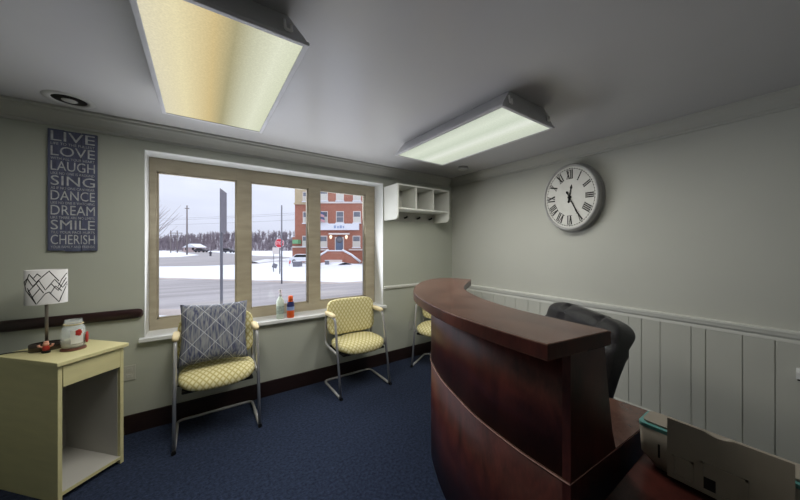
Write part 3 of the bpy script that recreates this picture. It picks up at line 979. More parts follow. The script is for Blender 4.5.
D = math.radians
wrap(D(-88), D(-28), 0.045, 0.13, 0.0708).build('picture_label', M_clockf, t)
mb = MB()
for k in range(5):
    a = D(-52) + 0.16 * math.cos(k * 2 * PI / 5); z = 0.112 + 0.012 * math.sin(k * 2 * PI / 5)
    mb.ellipsoid((JX + JK * 0.0712 * math.cos(a), JY + JK * 0.0712 * math.sin(a), CH + z), 0.009, 0.009, 0.01, 2, 10, 6)
for v in mb.bm.verts:
    d = Vector((v.co.x - JX, v.co.y - JY)); d = d.normalized() * min(JK * 0.0722, max(JK * 0.0709, d.length)); v.co.x, v.co.y = JX + d.x, JY + d.y
mb.build('red_flower', M_red, t)
MB().tube([(JX + JK * 0.055 * math.cos(k * PI / 12), JY + JK * 0.055 * math.sin(k * PI / 12), CH + 0.163) for k in range(24)], 0.003, 8, True).build('twine', M_pad, t)
a = D(-5)
MB().ellipsoid((JX + JK * 0.079 * math.cos(a), JY + JK * 0.079 * math.sin(a), CH + 0.07), 0.006, 0.022, 0.036, 2.5, 16, 10, None).build('red_tag', M_red, t)

# ------------------------------------------------------------------ reception counter
ZC, ZD = 1.16, 0.673
cnt = thing('reception_counter', 'curved dark cherry reception counter with raised transaction top', 'reception counter', (1.2, 1.0, 0))
outer = spline([(0.898, 0.484), (0.9, 0.6), (0.91, 0.735), (0.945, 0.97), (1.03, 1.24), (1.15, 1.5), (1.30, 1.70), (1.50, 1.895), (1.70, 2.03), (1.83, 2.075), (1.95, 2.06), (2.03, 1.97), (2.066, 1.83)], 6)
inner = spline([(2.03, 1.80), (1.80, 1.65), (1.60, 1.485), (1.47, 1.31), (1.36, 1.10), (1.285, 0.87), (1.255, 0.65), (1.238, 0.432)], 6)


def slab(poly, z0, z1, bev, name, mats, parent):
    """bevelled slab: top/bottom material 0, edge material 1"""
    mb = MB()
    mb.prism(poly, z0, z1)
    bmesh.ops.recalc_face_normals(mb.bm, faces=mb.bm.faces)
    for f in mb.bm.faces:
        f.material_index = 0 if abs(f.normal.z) > 0.9 else 1
    es = [e for e in mb.bm.edges if abs(e.verts[0].co.z - e.verts[1].co.z) < 1e-5 and e.calc_face_angle(0) > 0.5]
    bmesh.ops.bevel(mb.bm, geom=es, offset=bev, segments=2, affect='EDGES', profile=0.5)
    return mb.build(name, mats, parent)


slab(outer + inner, ZC - 0.055, ZC, 0.004, 'transaction_top', [M_cherry_top, M_cherry], cnt)
face = spline([(1.017, 0.472), (1.018, 0.56), (1.024, 0.68), (1.055, 0.89), (1.105, 1.06), (1.19, 1.295), (1.31, 1.52), (1.40, 1.63), (1.56, 1.79), (1.72, 1.90), (1.83, 1.94), (1.93, 1.90), (1.97, 1.80)], 6)


def shell(curve, th, z0, z1, name, m):
    inn = offset2(curve, -th)
    mb = MB()
    n = len(curve)
    for i in range(n - 1):
        a, b = curve[i], curve[i + 1]; c, d = inn[i], inn[i + 1]
        V = [mb.bm.verts.new(p) for p in ((*a, z0), (*b, z0), (*d, z0), (*c, z0), (*a, z1), (*b, z1), (*d, z1), (*c, z1))]
        fs = [mb.bm.faces.new([V[k] for k in q]) for q in ((0, 1, 5, 4), (2, 3, 7, 6), (4, 5, 6, 7), (0, 3, 2, 1))]
        for f in fs[:2]: f.smooth = True
        if i == 0: mb.bm.faces.new([V[k] for k in (0, 4, 7, 3)])
        if i == n - 2: mb.bm.faces.new([V[k] for k in (1, 2, 6, 5)])
    bmesh.ops.remove_doubles(mb.bm, verts=mb.bm.verts, dist=1e-5)
    return mb.build(name, m, cnt)


inset = offset2(face, -0.006)
shell(inset, 0.03, ZD, ZC - 0.0555, 'upper_panel', M_cherry)
shell(inset, 0.03, 0.0, ZD - 0.0085, 'lower_panel', M_cherry)
wk_in = spline([(1.98, 1.70), (1.80, 1.50), (1.62, 1.25), (1.55, 1.0), (1.60, 0.82), (1.76, 0.64), (1.785, 0.428)], 6)
slab(face + wk_in, ZD - 0.008, ZD, 0.0015, 'worktop', [M_cherry_top, M_edge], cnt)
# riser end panel (tapered) and lower end panel
ex = Vector((0.733, -0.044)).normalized()


def end_panel(s0, s1b, s1t, z0, z1, name):
    """panel in the plane of the counter's end, thickness 3 cm, right edge sloping from s1b (bottom) to s1t (top)"""
    mb = MB()
    nrm = Vector((-ex.y, ex.x))
    V = []
    K = 6
    prof = [(s0, z0), (s1b, z0)]
    for k in range(1, K):
        q = k / K
        prof.append((s1b + (s1t - s1b) * (q ** 0.7), z0 + (z1 - z0) * q))
    prof += [(s1t, z1), (s0, z1)]
    A = [mb.bm.verts.new((1.017 + ex.x * s, 0.472 + ex.y * s, z)) for s, z in prof]
    B = [mb.bm.verts.new((1.017 + ex.x * s + nrm.x * 0.028, 0.472 + ex.y * s + nrm.y * 0.028, z)) for s, z in prof]
    n = len(prof)
    mb.bm.faces.new(A); mb.bm.faces.new(B[::-1])
    for i in range(n):
        mb.bm.faces.new((A[i], B[i], B[(i + 1) % n], A[(i + 1) % n]))
    return mb.build(name, M_cherry, cnt)


end_panel(0.004, 0.328, 0.236, ZD, ZC - 0.0555, 'riser_end_panel')
end_panel(0.004, 0.735, 0.735, 0.0, ZD - 0.0085, 'desk_end_panel')
shell(offset2(face[8:], -0.2), 0.02, ZD, ZC - 0.0555, 'cubby_back', M_cherry)

# ------------------------------------------------------------------ side table and printer
t = thing('printer_table', 'low dark cherry table against the counter end, holding the printer', 'table', (1.31, -0.1, 0))
ZP = 0.61
slab([(1.06, -0.62), (1.565, -0.62), (1.565, 0.412), (1.06, 0.412)], ZP - 0.03, ZP, 0.003, 'tabletop', [M_cherry, M_cherry], t)
for x in (1.10, 1.525):
    for y in (-0.58, 0.37):
        MB().box(x - 0.025, x + 0.025, y - 0.025, y + 0.025, 0, ZP - 0.031, 0.002).build('leg', M_cherry, t)
MB().box(1.13, 1.495, 0.36, 0.38, ZP - 0.1, ZP - 0.031).build('apron', M_cherry, t)

XP = 1.42
pr = thing('printer', 'beige desktop printer with teal lid edge and raised front panel', 'printer', (XP + 0.07, 0.16, ZP))


def rounded(xa, xb, ya, yb, r, n=5):
    out = []
    for cx, cy, a0 in ((xb - r, ya + r, -PI / 2), (xb - r, yb - r, 0), (xa + r, yb - r, PI / 2), (xa + r, ya + r, PI)):
        for k in range(n + 1):
            a = a0 + PI / 2 * k / n
            out.append((cx + r * math.cos(a), cy + r * math.sin(a)))
    return out


YA, YE = -0.06, 0.409
DP = 0.135
mb = MB()
lo, mid, hi = rounded(XP + 0.035, XP + DP - 0.01, YA + 0.045, YE - 0.045, 0.02), rounded(XP + 0.016, XP + DP, YA + 0.006, YE - 0.006, 0.02), rounded(XP + 0.014, XP + DP, YA + 0.001, YE - 0.001, 0.02)
L = [[mb.bm.verts.new((x, y, z)) for x, y in P] for P, z in ((lo, ZP + 0.001), (mid, ZP + 0.05), (hi, ZP + 0.152))]
n = len(lo)
for A, B in zip(L, L[1:]):
    for i in range(n):
        f = mb.bm.faces.new((A[i], A[(i + 1) % n], B[(i + 1) % n], B[i])); f.smooth = True
mb.bm.faces.new(L[0][::-1]); mb.bm.faces.new(L[-1])
body = mb.build('body', M_printer, pr)
MB().prism(rounded(XP + 0.0125, XP + DP + 0.003, YA, YE, 0.02), ZP + 0.152, ZP + 0.165).build('lid_edge', M_teal, pr)
MB().prism(rounded(XP + 0.03, XP + DP - 0.002, YA + 0.008, YE - 0.01, 0.02), ZP + 0.165, ZP + 0.172).build('scanner_lid', M_printer, pr)
MB().box(XP + 0.0125, XP + 0.03, YE - 0.068, YE - 0.062, ZP + 0.055, ZP + 0.105).build('card_slot', M_dark, pr)
# raised output tray: a panel with recesses and a finger dip on its top edge
PY0, PY1, PZ0, PZ1 = 0.038, 0.3175, ZP + 0.012, ZP + 0.225
mb = MB()
poly = [(PY1, PZ0), (PY0, PZ0), (PY0, PZ1)]
for k in range(9):
    q = k / 8
    poly.append((0.155 + 0.07 * q, PZ1 - 0.009 * math.sin(PI * q)))
poly.append((PY1, PZ1))
M = Matrix(((0, 0, 1, 0), (1, 0, 0, 0), (0, 1, 0, 0), (0, 0, 0, 1)))
mb.prism(poly, XP, XP + 0.012, M)
mb.build('front_tray_panel', M_printer, pr)
mb = MB()
for (ya, yb, za, zb) in ((0.248, 0.303, ZP + 0.025, ZP + 0.10), (0.125, 0.23, ZP + 0.025, ZP + 0.12)):
    w = 0.007
    mb.box(XP - 0.006, XP + 0.001, ya, ya + w, za, zb); mb.box(XP - 0.006, XP + 0.001, yb - w, yb, za, zb)
    mb.box(XP - 0.006, XP + 0.001, ya, yb, zb - w, zb); mb.box(XP - 0.006, XP + 0.001, ya, yb, za, za + w)
mb.build('tray_ridges', M_printer, pr)
MB().box(XP - 0.004, XP + 0.002, 0.195, 0.224, ZP + 0.03, ZP + 0.07, 0.001).build('tray_latch', M_dark, pr)

# white box at the right edge of the wainscot
t = thing('wall_box', 'white box jutting from the panelled wall at the photo edge', 'wall box', (XR - 0.03, -0.05, 0.65))
MB().prism([(XR - 0.06, 0.66), (XR - 0.0095, 0.66), (XR - 0.0095, 0.715), (XR - 0.06, 0.70)], 0.048, 0.3, Matrix(((1, 0, 0, 0), (0, 0, -1, 0.125), (0, 1, 0, 0), (0, 0, 0, 1)))).build('shell', M_sill, t)
MB().box(XR - 0.055, XR - 0.0097, -0.17, 0.072, 0.648, 0.6595).build('underside', M_dark, t)

# ------------------------------------------------------------------ black office chair
oc = thing('office_chair', 'black leather office chair behind the reception counter', 'office chair', (1.765, 0.955, 0), math.radians(-112))
# local: x lateral (+x towards the camera), -y front


def back_fn2(c):
    g = 0.0
    for q in (-0.12, 0.13):
        g += math.exp(-((c.x - q + 0.12 * (c.z - 0.2)) / 0.011) ** 2)
    k = 1 - 0.3 * g
    sc = 1.0 - 0.10 * max(0.0, (-c.z) / 0.33)
    roll = 0.024 * math.exp(-((c.z - 0.25) / 0.05) ** 2)
    pinch = -0.018 * math.exp(-((c.z - 0.13) / 0.03) ** 2)
    bend = 0.07 * (max(0.0, c.z) / 0.3) ** 2
    y = c.y * k + math.copysign(roll + pinch, c.y) * min(1.0, abs(c.y) / 0.03) + bend
    z = c.z - (0.016 * g if c.z > 0.24 else 0) - 0.02 * (c.x / 0.28) * (c.z > 0)
    return Vector((c.x * sc, y, z))


BM = Matrix.Translation((0, 0.19, 0.775)) @ Matrix.Rotation(math.radians(1.5), 4, 'Y') @ Matrix.Rotation(math.radians(-14), 4, 'X')
MB().ellipsoid((0, 0, 0), 0.285, 0.06, 0.305, 5.5, 90, 60, BM, back_fn2).build('backrest', M_leather, oc, True)
MB().ellipsoid((0, -0.03, 0.47), 0.265, 0.26, 0.07, 3.0, 40, 20).build('seat', M_leather, oc, True)
for s in (-1, 1):
    MB().tube(arc_path([(s * 0.25, 0.1, 0.44), (s * 0.3, 0.1, 0.44), (s * 0.31, 0.08, 0.59), (s * 0.31, -0.16, 0.60), (s * 0.3, -0.2, 0.46), (s * 0.25, -0.18, 0.44)], 0.05, 5), 0.018, 10).build('armrest', M_black, oc, True)
MB().tube([(0, 0.18, 0.42), (0, 0.27, 0.45), (0, 0.29, 0.6)], [0.03, 0.03, 0.025], 10).build('back_bracket', M_black, oc, True)
MB().lathe([(0, 0.08), (0.035, 0.08), (0.035, 0.2), (0.022, 0.2), (0.022, 0.4), (0.09, 0.402), (0.09, 0.415), (0, 0.415)], (0, 0, 0), 20).build('gas_column', M_black, oc, True)
for k in range(5):
    a = k * 2 * PI / 5 + 0.3
    cx, cy = math.cos(a), math.sin(a)
    MB().tube([(0.02 * cx, 0.02 * cy, 0.11), (0.16 * cx, 0.16 * cy, 0.1), (0.29 * cx, 0.29 * cy, 0.075)], [0.024, 0.02, 0.016], 10).build('base_arm', M_black, oc, True)
    R = Matrix.Translation((0.29 * cx, 0.29 * cy, 0.029)) @ Matrix.Rotation(a + PI / 2, 4, 'Z') @ Matrix.Rotation(PI / 2, 4, 'X')
    MB().lathe([(0, -0.022), (0.028, -0.022), (0.029, 0), (0.028, 0.022), (0, 0.022)], (0, 0, 0), 18, R).build('caster', M_black, oc, True)

# ------------------------------------------------------------------ the street outside
GZ = -0.7
RX_, FX_ = Vector((math.cos(YAW), -math.sin(YAW), 0)), Vector((math.sin(YAW), math.cos(YAW), 0))


def px(u, d, z=GZ):
    """point at depth d (m) along the bearing of photo column u"""
    p = FX_ * d + RX_ * ((u - 400) / FPX * d)
    return Vector((p.x, p.y, z))


def gp(u, v, z=GZ):
    return px(u, FPX * (EYE - z) / (v - 246.0), z)


M_snow = mat('snow', (222, 225, 232), 0.75, spec=0.2, var=0.03, vscale=0.4, bump=0.3, bscale=2.0)
M_road = mat('salted_wet_road', (164, 160, 162), 0.8, var=0.1, vscale=0.5, rgb2=(136, 132, 134), vstretch=(0.4, 3, 1))
M_dirty = mat('dirty_snow', (170, 160, 156), 0.9, var=0.15, vscale=1.5, bump=0.5, bscale=4)
M_pole = mat('grey_post', (112, 112, 122), 0.5, var=0.1, vscale=8)
M_stone = mat('pale_stone', (216, 208, 204), 0.85, var=0.06, vscale=1)
M_wpole = mat('weathered_pole', (120, 112, 112), 0.8, var=0.15, vscale=6)
struct(MB().box(-260, 420, YW + WT + 0.3, 700, GZ - 0.3, GZ).build('ground', M_snow))


def sheet(pts, name, m, h=0.02):
    mb = MB()
    mb.prism([(p.x, p.y) for p in pts], GZ - 0.05, GZ + h)
    return struct(mb.build(name, m))


sheet([gp(-300, 330), gp(60, 312), gp(158, 309.5), gp(200, 310), gp(260, 318), gp(340, 322), gp(420, 318), gp(560, 300), gp(560, 276), gp(420, 280), gp(364, 283), (gp(320, 284.5)), gp(290, 283.5), gp(250, 281.5), gp(200, 280), gp(158, 279.5), gp(60, 279), gp(-300, 279)][::-1], 'road_near', M_road)
sheet([gp(-200, 270), gp(158, 266.5), gp(200, 266), gp(236, 264.5), gp(255, 264), gp(275, 261.5), gp(300, 261), gp(330, 262.5), gp(364, 264.5), gp(460, 266), gp(460, 260), gp(364, 261.2), gp(310, 258.5), gp(280, 256.5), gp(258, 256), gp(236, 254), gp(205, 251.5), gp(158, 248.6), gp(-200, 248.4)], 'road_far', M_road)
sheet([gp(-200, 257), gp(158, 257.6), gp(182, 257), gp(199, 255.2), gp(180, 252.2), gp(158, 250), gp(-200, 249.5)], 'snow_island', M_snow, 0.06)


def ridge(pts, w, h, name, m, seed):
    """ploughed ridge along a polyline"""
    mb = MB()
    rows = []
    P = []
    for a, b in zip(pts, pts[1:]):
        k = max(2, int((b - a).length / 0.5))
        P += [a.lerp(b, i / k) for i in range(k)]
    P.append(pts[-1])
    for i, p in enumerate(P):
        a, b = P[max(0, i - 1)], P[min(len(P) - 1, i + 1)]
        t = (b - a).normalized(); nn = Vector((-t.y, t.x, 0))
        hh = h * (0.7 + 0.6 * noise.noise(Vector((i * 0.23, seed, 0))))
        row = []
        for s, q in ((-1, 0), (-0.6, 0.6), (0, 1), (0.6, 0.6), (1, 0)):
            row.append(mb.bm.verts.new((p.x + nn.x * w * s, p.y + nn.y * w * s, GZ - 0.02 + hh * q)))
        rows.append(row)
    for A, B in zip(rows, rows[1:]):
        for k in range(4):
            f = mb.bm.faces.new((A[k], A[k + 1], B[k + 1], B[k])); f.smooth = True
    return struct(mb.build(name, m))


ridge([gp(20, 278.5), gp(158, 279), gp(200, 279.3), gp(250, 281), gp(300, 283), gp(340, 283.5), gp(420, 280)], 0.35, 0.16, 'curb_ridge', M_dirty, 1.3)
ridge([gp(20, 311), gp(158, 312), gp(200, 313)], 0.5, 0.12, 'kerb_snow', M_dirty, 4.1)
ridge([gp(252, 263), gp(280, 260), gp(310, 262), gp(345, 265)], 1.0, 0.35, 'snow_bank', M_snow, 2.2)

# wooded hill on the skyline
M_hill = mat('snowy_hill', (176, 172, 180), 0.9, vscale=0.12, rgb2=(112, 106, 114))
mb = MB()
NU, NV = 60, 8
vv = {}
for i in range(NU + 1):
    u = -150 + 560 * i / NU
    top = 3.5 + 3.2 * max(0, min(1, (u - 165) / 60.0)) + 0.8 * noise.noise(Vector((u * 0.05, 0, 0)))
    for j in range(NV + 1):
        q = j / NV
        p = px(u, 125 + 60 * q, GZ - 0.1 + top * (0.5 - 0.5 * math.cos(PI * q)))
        vv[i, j] = mb.bm.verts.new(p)
for i in range(NU):
    for j in range(NV):
        f = mb.bm.faces.new((vv[i, j], vv[i + 1, j], vv[i + 1, j + 1], vv[i, j + 1])); f.smooth = True
struct(mb.build('hill', M_hill))
M_twig = mat('bare_twigs', (138, 128, 136), 0.95, var=0.15, vscale=0.3)


def bare_tree(mb, base, h, n, r):
    mb.tube([base, base + Vector((0.05 * h * rnd.uniform(-1, 1), 0, 0.55 * h)), base + Vector((0.08 * h * rnd.uniform(-1, 1), 0, h))], [r, r * 0.6, r * 0.15], 4, cap=False)
    for k in range(n):
        q = rnd.uniform(0.25, 0.85)
        a = rnd.uniform(0, 2 * PI); L = h * (1.0 - q) * rnd.uniform(0.5, 0.9)
        p0 = base + Vector((0, 0, q * h)); d = Vector((math.cos(a) * 0.6, math.sin(a) * 0.6, rnd.uniform(0.5, 1.0)))
        p1 = p0 + d * L * 0.6; p2 = p1 + (d + Vector((rnd.uniform(-.4, .4), rnd.uniform(-.4, .4), 0.1))) * L * 0.5
        mb.tube([p0, p1, p2], [r * 0.45, r * 0.3, r * 0.1], 3, cap=False)


mb = MB()
for k in range(900):
    q = rnd.random()
    u = rnd.uniform(100, 330)
    top = 3.5 + 3.2 * max(0, min(1, (u - 165) / 60.0))
    d = 128 + 56 * q
    bare_tree(mb, px(u, d, GZ - 0.2 + top * (0.5 - 0.5 * math.cos(PI * q))), rnd.uniform(4.2, 6.6) * (0.6 + 0.4 * q), 9, 0.3)
tag(mb.build('bare_woodland', M_twig), 'grey bare winter woodland along the hill on the skyline', 'woodland', kind='stuff')
tr = MB()
bare_tree(tr, px(147, 24, GZ), 6.6, 60, 0.06)
tag(tr.build('bare_tree', M_twig), 'bare tree whose twigs reach in at the left window edge', 'tree')

# posts, poles and signs
p = px(221.5, 5.0)
t = thing('street_sign', 'tall grey street sign seen edge on, close outside the left pane', 'street sign', p, math.radians(75))
MB().box(-0.02, 0.02, -0.02, 0.02, 0, 2.42 + 0.7, 0.004).build('post', M_pole, t, True)
MB().box(-0.23, 0.23, -0.034, -0.024, 1.70 + 0.7, 2.43 + 0.7, 0.003).build('sign_panel', M_pole, t, True)
p = px(281.7, 16.5)
tag(MB().tube([p + Vector((0, 0, -0.1)), p + Vector((0, 0, 4.5))], [0.042, 0.036], 10).build('pole', M_pole, origin=p), 'slim dark pole in the snow just right of the stop sign', 'pole')
p = px(187, 70)
t = thing('utility_pole', 'lone wooden utility pole left of the street sign, far off', 'utility pole', p)
MB().tube([p, p + Vector((0, 0, 12.0))], [0.2, 0.13], 8).build('shaft', M_wpole, t)
MB().box(p.x - 0.45, p.x + 0.45, p.y - 0.06, p.y + 0.06, 11.2 + GZ, 11.35 + GZ).build('crossarm', M_wpole, t)
p = px(174, 90)
t = thing('signal_gantry', 'twin post gantry far away near the left window edge', 'gantry', p)
for s in (-1.0, 1.0):
    MB().tube([p + RX_ * s, p + RX_ * s + Vector((0, 0, 7))], 0.16, 6).build('post', M_wpole, t)
a, b2 = p - RX_ * 1.2, p + RX_ * 2.6
MB().tube([a + Vector((0, 0, 6.2)), b2 + Vector((0, 0, 6.2))], 0.12, 6).build('beam', M_wpole, t)
MB().tube([a + Vector((0, 0, 4.8)), p + RX_ * 1.2 + Vector((0, 0, 4.8))], 0.1, 6).build('brace', M_wpole, t)
mb = MB()
for z0, z1 in ((9.8, 10.2), (9.4, 9.8), (8.1, 8.6)):
    A, B = px(40, 90, z0), px(420, 60, z1)
    mb.tube([A.lerp(B, k / 12) - Vector((0, 0, 1.2 * (1 - (2 * k / 12 - 1) ** 2))) for k in range(13)], 0.022, 5)
tag(mb.build('overhead_wire', M_pole), 'thin overhead wires strung across the pale sky', 'wire', kind='stuff')

# stop sign
p = px(279.6, 22.5)
t = thing('stop_sign', 'red octagonal stop sign on a post across the road', 'stop sign', p, -YAW)
MB().box(-0.035, 0.035, 0.0, 0.05, 0, 2.5, 0.003).build('post', M_pole, t, True)
M_stop = mat('stop_red', (206, 44, 62), 0.5, var=0.05, vscale=4)
M_ivory = mat('sign_white', (238, 238, 240), 0.5, var=0.03, vscale=4)
oct_ = [(0.38 * math.cos(PI / 8 + k * PI / 4), 0.38 * math.sin(PI / 8 + k * PI / 4)) for k in range(8)]
OM = Matrix(((1, 0, 0, 0), (0, 0, 1, -0.03), (0, 1, 0, 2.39), (0, 0, 0, 1)))
MB().prism(oct_, 0, 0.012, OM).build('white_border', M_ivory, t, True)
MB().prism([(x * 0.92, y * 0.92) for x, y in oct_], -0.006, 0.0, OM).build('red_plate', M_stop, t, True)
mb = MB(); add_text(mb, 'STOP', -0.27, 0.27, -0.1, 0.13, OM @ Matrix.Translation((0, 0, -0.0068)) )
mb.build('lettering', M_ivory, t, True)
p = px(276.0, 24)
t = thing('notice_board', 'pale notice board on thin legs beside the stop sign post', 'board', p, -YAW)
MB().box(-0.3, 0.36, 0, 0.04, 1.5, 2.05, 0.01).build('panel', M_stone, t, True)
for s in (-0.2, 0.34):
    MB().box(s - 0.02, s + 0.02, 0.0, 0.04, 0, 1.5).build('leg', M_pole, t, True)
# yard signs and boxes on the snow
M_green = mat('green_cloth', (112, 162, 120), 0.7, var=0.1, vscale=3)
for u, v, w, h, m, lab, tilt in ((273, 270.5, 0.42, 0.55, M_pole, 'small tilted grey yard sign on the snow mound', 0.35), (289.3, 266, 0.14, 0.5, M_stop, 'tiny red marker stake on the snow mound', 0.15)):
    p = gp(u, v)
    t = thing('yard_sign', lab, 'yard sign', p, -YAW)
    MB().box(-w / 2, w / 2, 0, 0.02, 0.25, 0.25 + h * 0.7, 0.004, Matrix.Rotation(tilt, 4, 'Y')).build('panel', m, t, True)
    MB().box(-0.015, 0.015, 0, 0.02, 0, 0.27).build('stake', M_pole, t, True)
for u, v, w, h, lab, nm in ((297.5, 266.5, 0.75, 0.55, 'dark square planter box half sunk in the snow', 'planter_box'), (327, 264.5, 0.42, 0.45, 'small dark box by the steps of the brick building', 'utility_box'),
                           (318.8, 268, 0.28, 1.15, 'short dark post near the brick building steps', 'bollard')):
    p = gp(u, v)
    t = thing(nm, lab, nm.replace('_', ' '), p, -YAW)
    MB().box(-w / 2, w / 2, -w / 2, w / 2, 0, h, 0.02).build('casing', M_pole if nm != 'bollard' else M_wpole, t, True)
    MB().box(-w / 2 - 0.02, w / 2 + 0.02, -w / 2 - 0.02, w / 2 + 0.02, h, h + 0.06, 0.02).build('snow_cap', M_snow, t, True)

# distant house and cars
M_houseW = mat('pale_house_wall', (196, 176, 176), 0.8, var=0.08, vscale=0.5)
p = px(190, 105)
t = thing('house', 'small pale house with snowy roof below the far hill', 'house', p, -YAW)
MB().box(-2.4, 2.4, 0, 5, 0, 1.7).build('wall', M_houseW, t, True)
MB().prism([(-2.7, 1.65), (2.7, 1.65), (0, 3.0)], -0.4, 5.4, Matrix(((1, 0, 0, 0), (0, 0, 1, 0), (0, 1, 0, 0), (0, 0, 0, 1)))).build('roof', M_snow, t, True)
for x in (-1.3, 1.1):
    MB().box(x - 0.4, x + 0.4, -0.05, 0, 0.7, 1.6).build('window', M_dark, t, True)


def car(u, d, lab, m, s=1.0):
    p = px(u, d)
    t = thing('car', lab, 'car', p, -YAW)
    prof = [(-2.1, 0.35), (2.1, 0.35), (2.15, 0.75), (1.9, 0.9), (1.1, 0.98), (0.65, 1.42), (-1.0, 1.45), (-1.6, 1.0), (-2.1, 0.9)]
    MB().prism([(x * s, z * s) for x, z in prof], 0, 1.7 * s, Matrix(((1, 0, 0, 0), (0, 0, 1, 0), (0, 1, 0, 0), (0, 0, 0, 1)))).build('body', m, t, True)
    MB().prism([(x * s, z * s) for x, z in [(-1.4, 1.0), (0.95, 1.0), (0.6, 1.36), (-0.95, 1.38)]], -0.01, 1.71 * s, Matrix(((1, 0, 0, 0), (0, 0, 1, 0), (0, 1, 0, 0), (0, 0, 0, 1)))).build('window_band', M_dark, t, True)
    for x in (-1.3, 1.3):
        for y in (-0.02, 1.55):
            MB().lathe([(0, 0), (0.33 * s, 0), (0.33 * s, 0.2), (0, 0.2)], (0, 0, 0), 16, Matrix.Translation((x * s, y * s, 0.33 * s)) @ Matrix.Rotation(-PI / 2, 4, 'X')).build('wheel', M_black, t, True)
    return t


M_carD = mat('dark_car_paint', (62, 60, 70), 0.4, var=0.1, vscale=2)
car(199.5, 98, 'dark car parked far away below the pale house', M_carD)
car(226.5, 92, 'dark car parked beyond the street sign post', M_carD)
cs = car(302.5, 35.5, 'parked car under snow in front of the brick building', M_snow, 0.8)
p = px(210.5, 62)
t = thing('fire_hydrant', 'small dark hydrant on the far snow strip', 'hydrant', p)
MB().lathe([(0.2, 0), (0.2, 0.9), (0.0, 1.15)], p, 10).build('barrel', M_carD, t)
MB().tube([p + RX_ * -0.32 + Vector((0, 0, 0.7)), p + RX_ * 0.32 + Vector((0, 0, 0.7))], 0.1, 8).build('outlet_cap', M_carD, t)

# brick building across the road
M_brick = bpy.data.materials.new('red_brick'); M_brick.use_nodes = True
n_, l_ = M_brick.node_tree.nodes, M_brick.node_tree.links
bt = n_.new('ShaderNodeTexBrick'); tcn = n_.new('ShaderNodeTexCoord'); mpn = n_.new('ShaderNodeMapping')
mpn.inputs['Rotation'].default_value = (PI / 2, 0, 0)
bt.inputs['Color1'].default_value = (*s2l((170, 112, 92)), 1); bt.inputs['Color2'].default_value = (*s2l((154, 96, 80)), 1)  # brick tones paled and greyed, distance haze put into the colour
bt.inputs['Mortar'].default_value = (*s2l((170, 136, 122)), 1); bt.inputs['Scale'].default_value = 4.0; bt.inputs['Mortar Size'].default_value = 0.012
l_.new(tcn.outputs['Object'], mpn.inputs[0]); l_.new(mpn.outputs[0], bt.inputs['Vector']); l_.new(bt.outputs['Color'], n_['Principled BSDF'].inputs['Base Color'])
n_['Principled BSDF'].inputs['Roughness'].default_value = 0.9
M_tan = mat('tan_stone', (186, 170, 140), 0.85, var=0.08, vscale=1)
M_pane = mat('dull_window_pane', (108, 112, 122), 0.3, var=0.25, vscale=0.8)
M_blind = mat('pale_blind', (200, 198, 190), 0.7, var=0.06, vscale=1)
BD = 38.0
S = FPX / BD
p = px(340, BD)
bld = thing('brick_building', 'red brick building with white banner band and snowy entrance steps', 'building', p, -YAW)


def bx_(u):
    return (u - 340) / S


def bz(v):
    return EYE + (246 - v) / S - GZ


MB().box(bx_(308), bx_(420), 0, 9, 0, 13).build('main_wall', M_brick, bld, True)
MB().box(bx_(293.5), bx_(308), 0.5, 9, 0, bz(203)).box(bx_(291.5), bx_(308), 0.3, 9, 0, bz(237)).build('wing_wall', M_brick, bld, True)
MB().box(bx_(293.5), bx_(308), 0.45, 9, bz(203), bz(188)).build('wing_parapet', M_tan, bld, True)
MB().box(bx_(293), bx_(308), 0.25, 0.6, bz(204), bz(202.6)).build('wing_cornice', M_tan, bld, True)
MB().box(bx_(308), bx_(420), -0.12, 0, bz(203.4), bz(201.8)).build('belt_course', M_stone, bld, True)
MB().box(bx_(292), bx_(308), 0.15, 0.35, bz(247.6), bz(246.2)).box(bx_(308), bx_(329), -0.15, 0, bz(250.4), bz(249)).box(bx_(349), bx_(420), -0.15, 0, bz(250.4), bz(249)).build('water_table', M_stone, bld, True)


def window(u, v0, v1, w, m, y=0.0):
    a, b = bx_(u - w / 2), bx_(u + w / 2)
    f = MB().box(a - 0.08, b + 0.08, y - 0.06, y + 0.01, bz(v1) - 0.1, bz(v0) + 0.1).build('window', M_stone, bld, True)
    zm = (bz(v0) + bz(v1)) / 2
    MB().box(a, b, y - 0.075, y - 0.06, zm + 0.03, bz(v0)).build('upper_pane', M_pane, f, True)
    MB().box(a, b, y - 0.075, y - 0.06, bz(v1), zm - 0.03).build('lower_pane', m, f, True)
    MB().box(a - 0.15, b + 0.15, y - 0.2, y, bz(v1) - 0.22, bz(v1) - 0.1).build('snowy_sill', M_snow, f, True)


for u in (324, 340, 357, 374):
    window(u, 188, 200, 6.5, M_blind)
    window(u, 212, 222, 6.5, M_pane if u == 340 else M_blind)
for u in (323.5, 356.5, 374):
    window(u, 236.5, 246.5, 6.5, M_blind)
window(304.5, 212, 222, 4.5, M_blind, 0.5); window(304.5, 236.5, 245.5, 4.5, M_blind, 0.3)
window(304.5, 192, 200, 4.5, M_blind, 0.45)
bn = MB().box(bx_(320.5), bx_(359.3), -0.35, -0.001, bz(230.2), bz(223.8), 0.03).build('banner_band', M_snow, bld, True)
mb = MB()
for k, (u, w) in enumerate(((335.5, 2.2), (338.6, 1.6), (341.3, 2.4), (344, 1.4))):
    mb.box(bx_(u - w / 2), bx_(u + w / 2), -0.37, -0.35, bz(228.4), bz(225.6) - 0.06 * (k % 2), 0.01)
mb.build('banner_marks', mat('faint_blue_mark', (150, 166, 196), 0.6), bn, True)
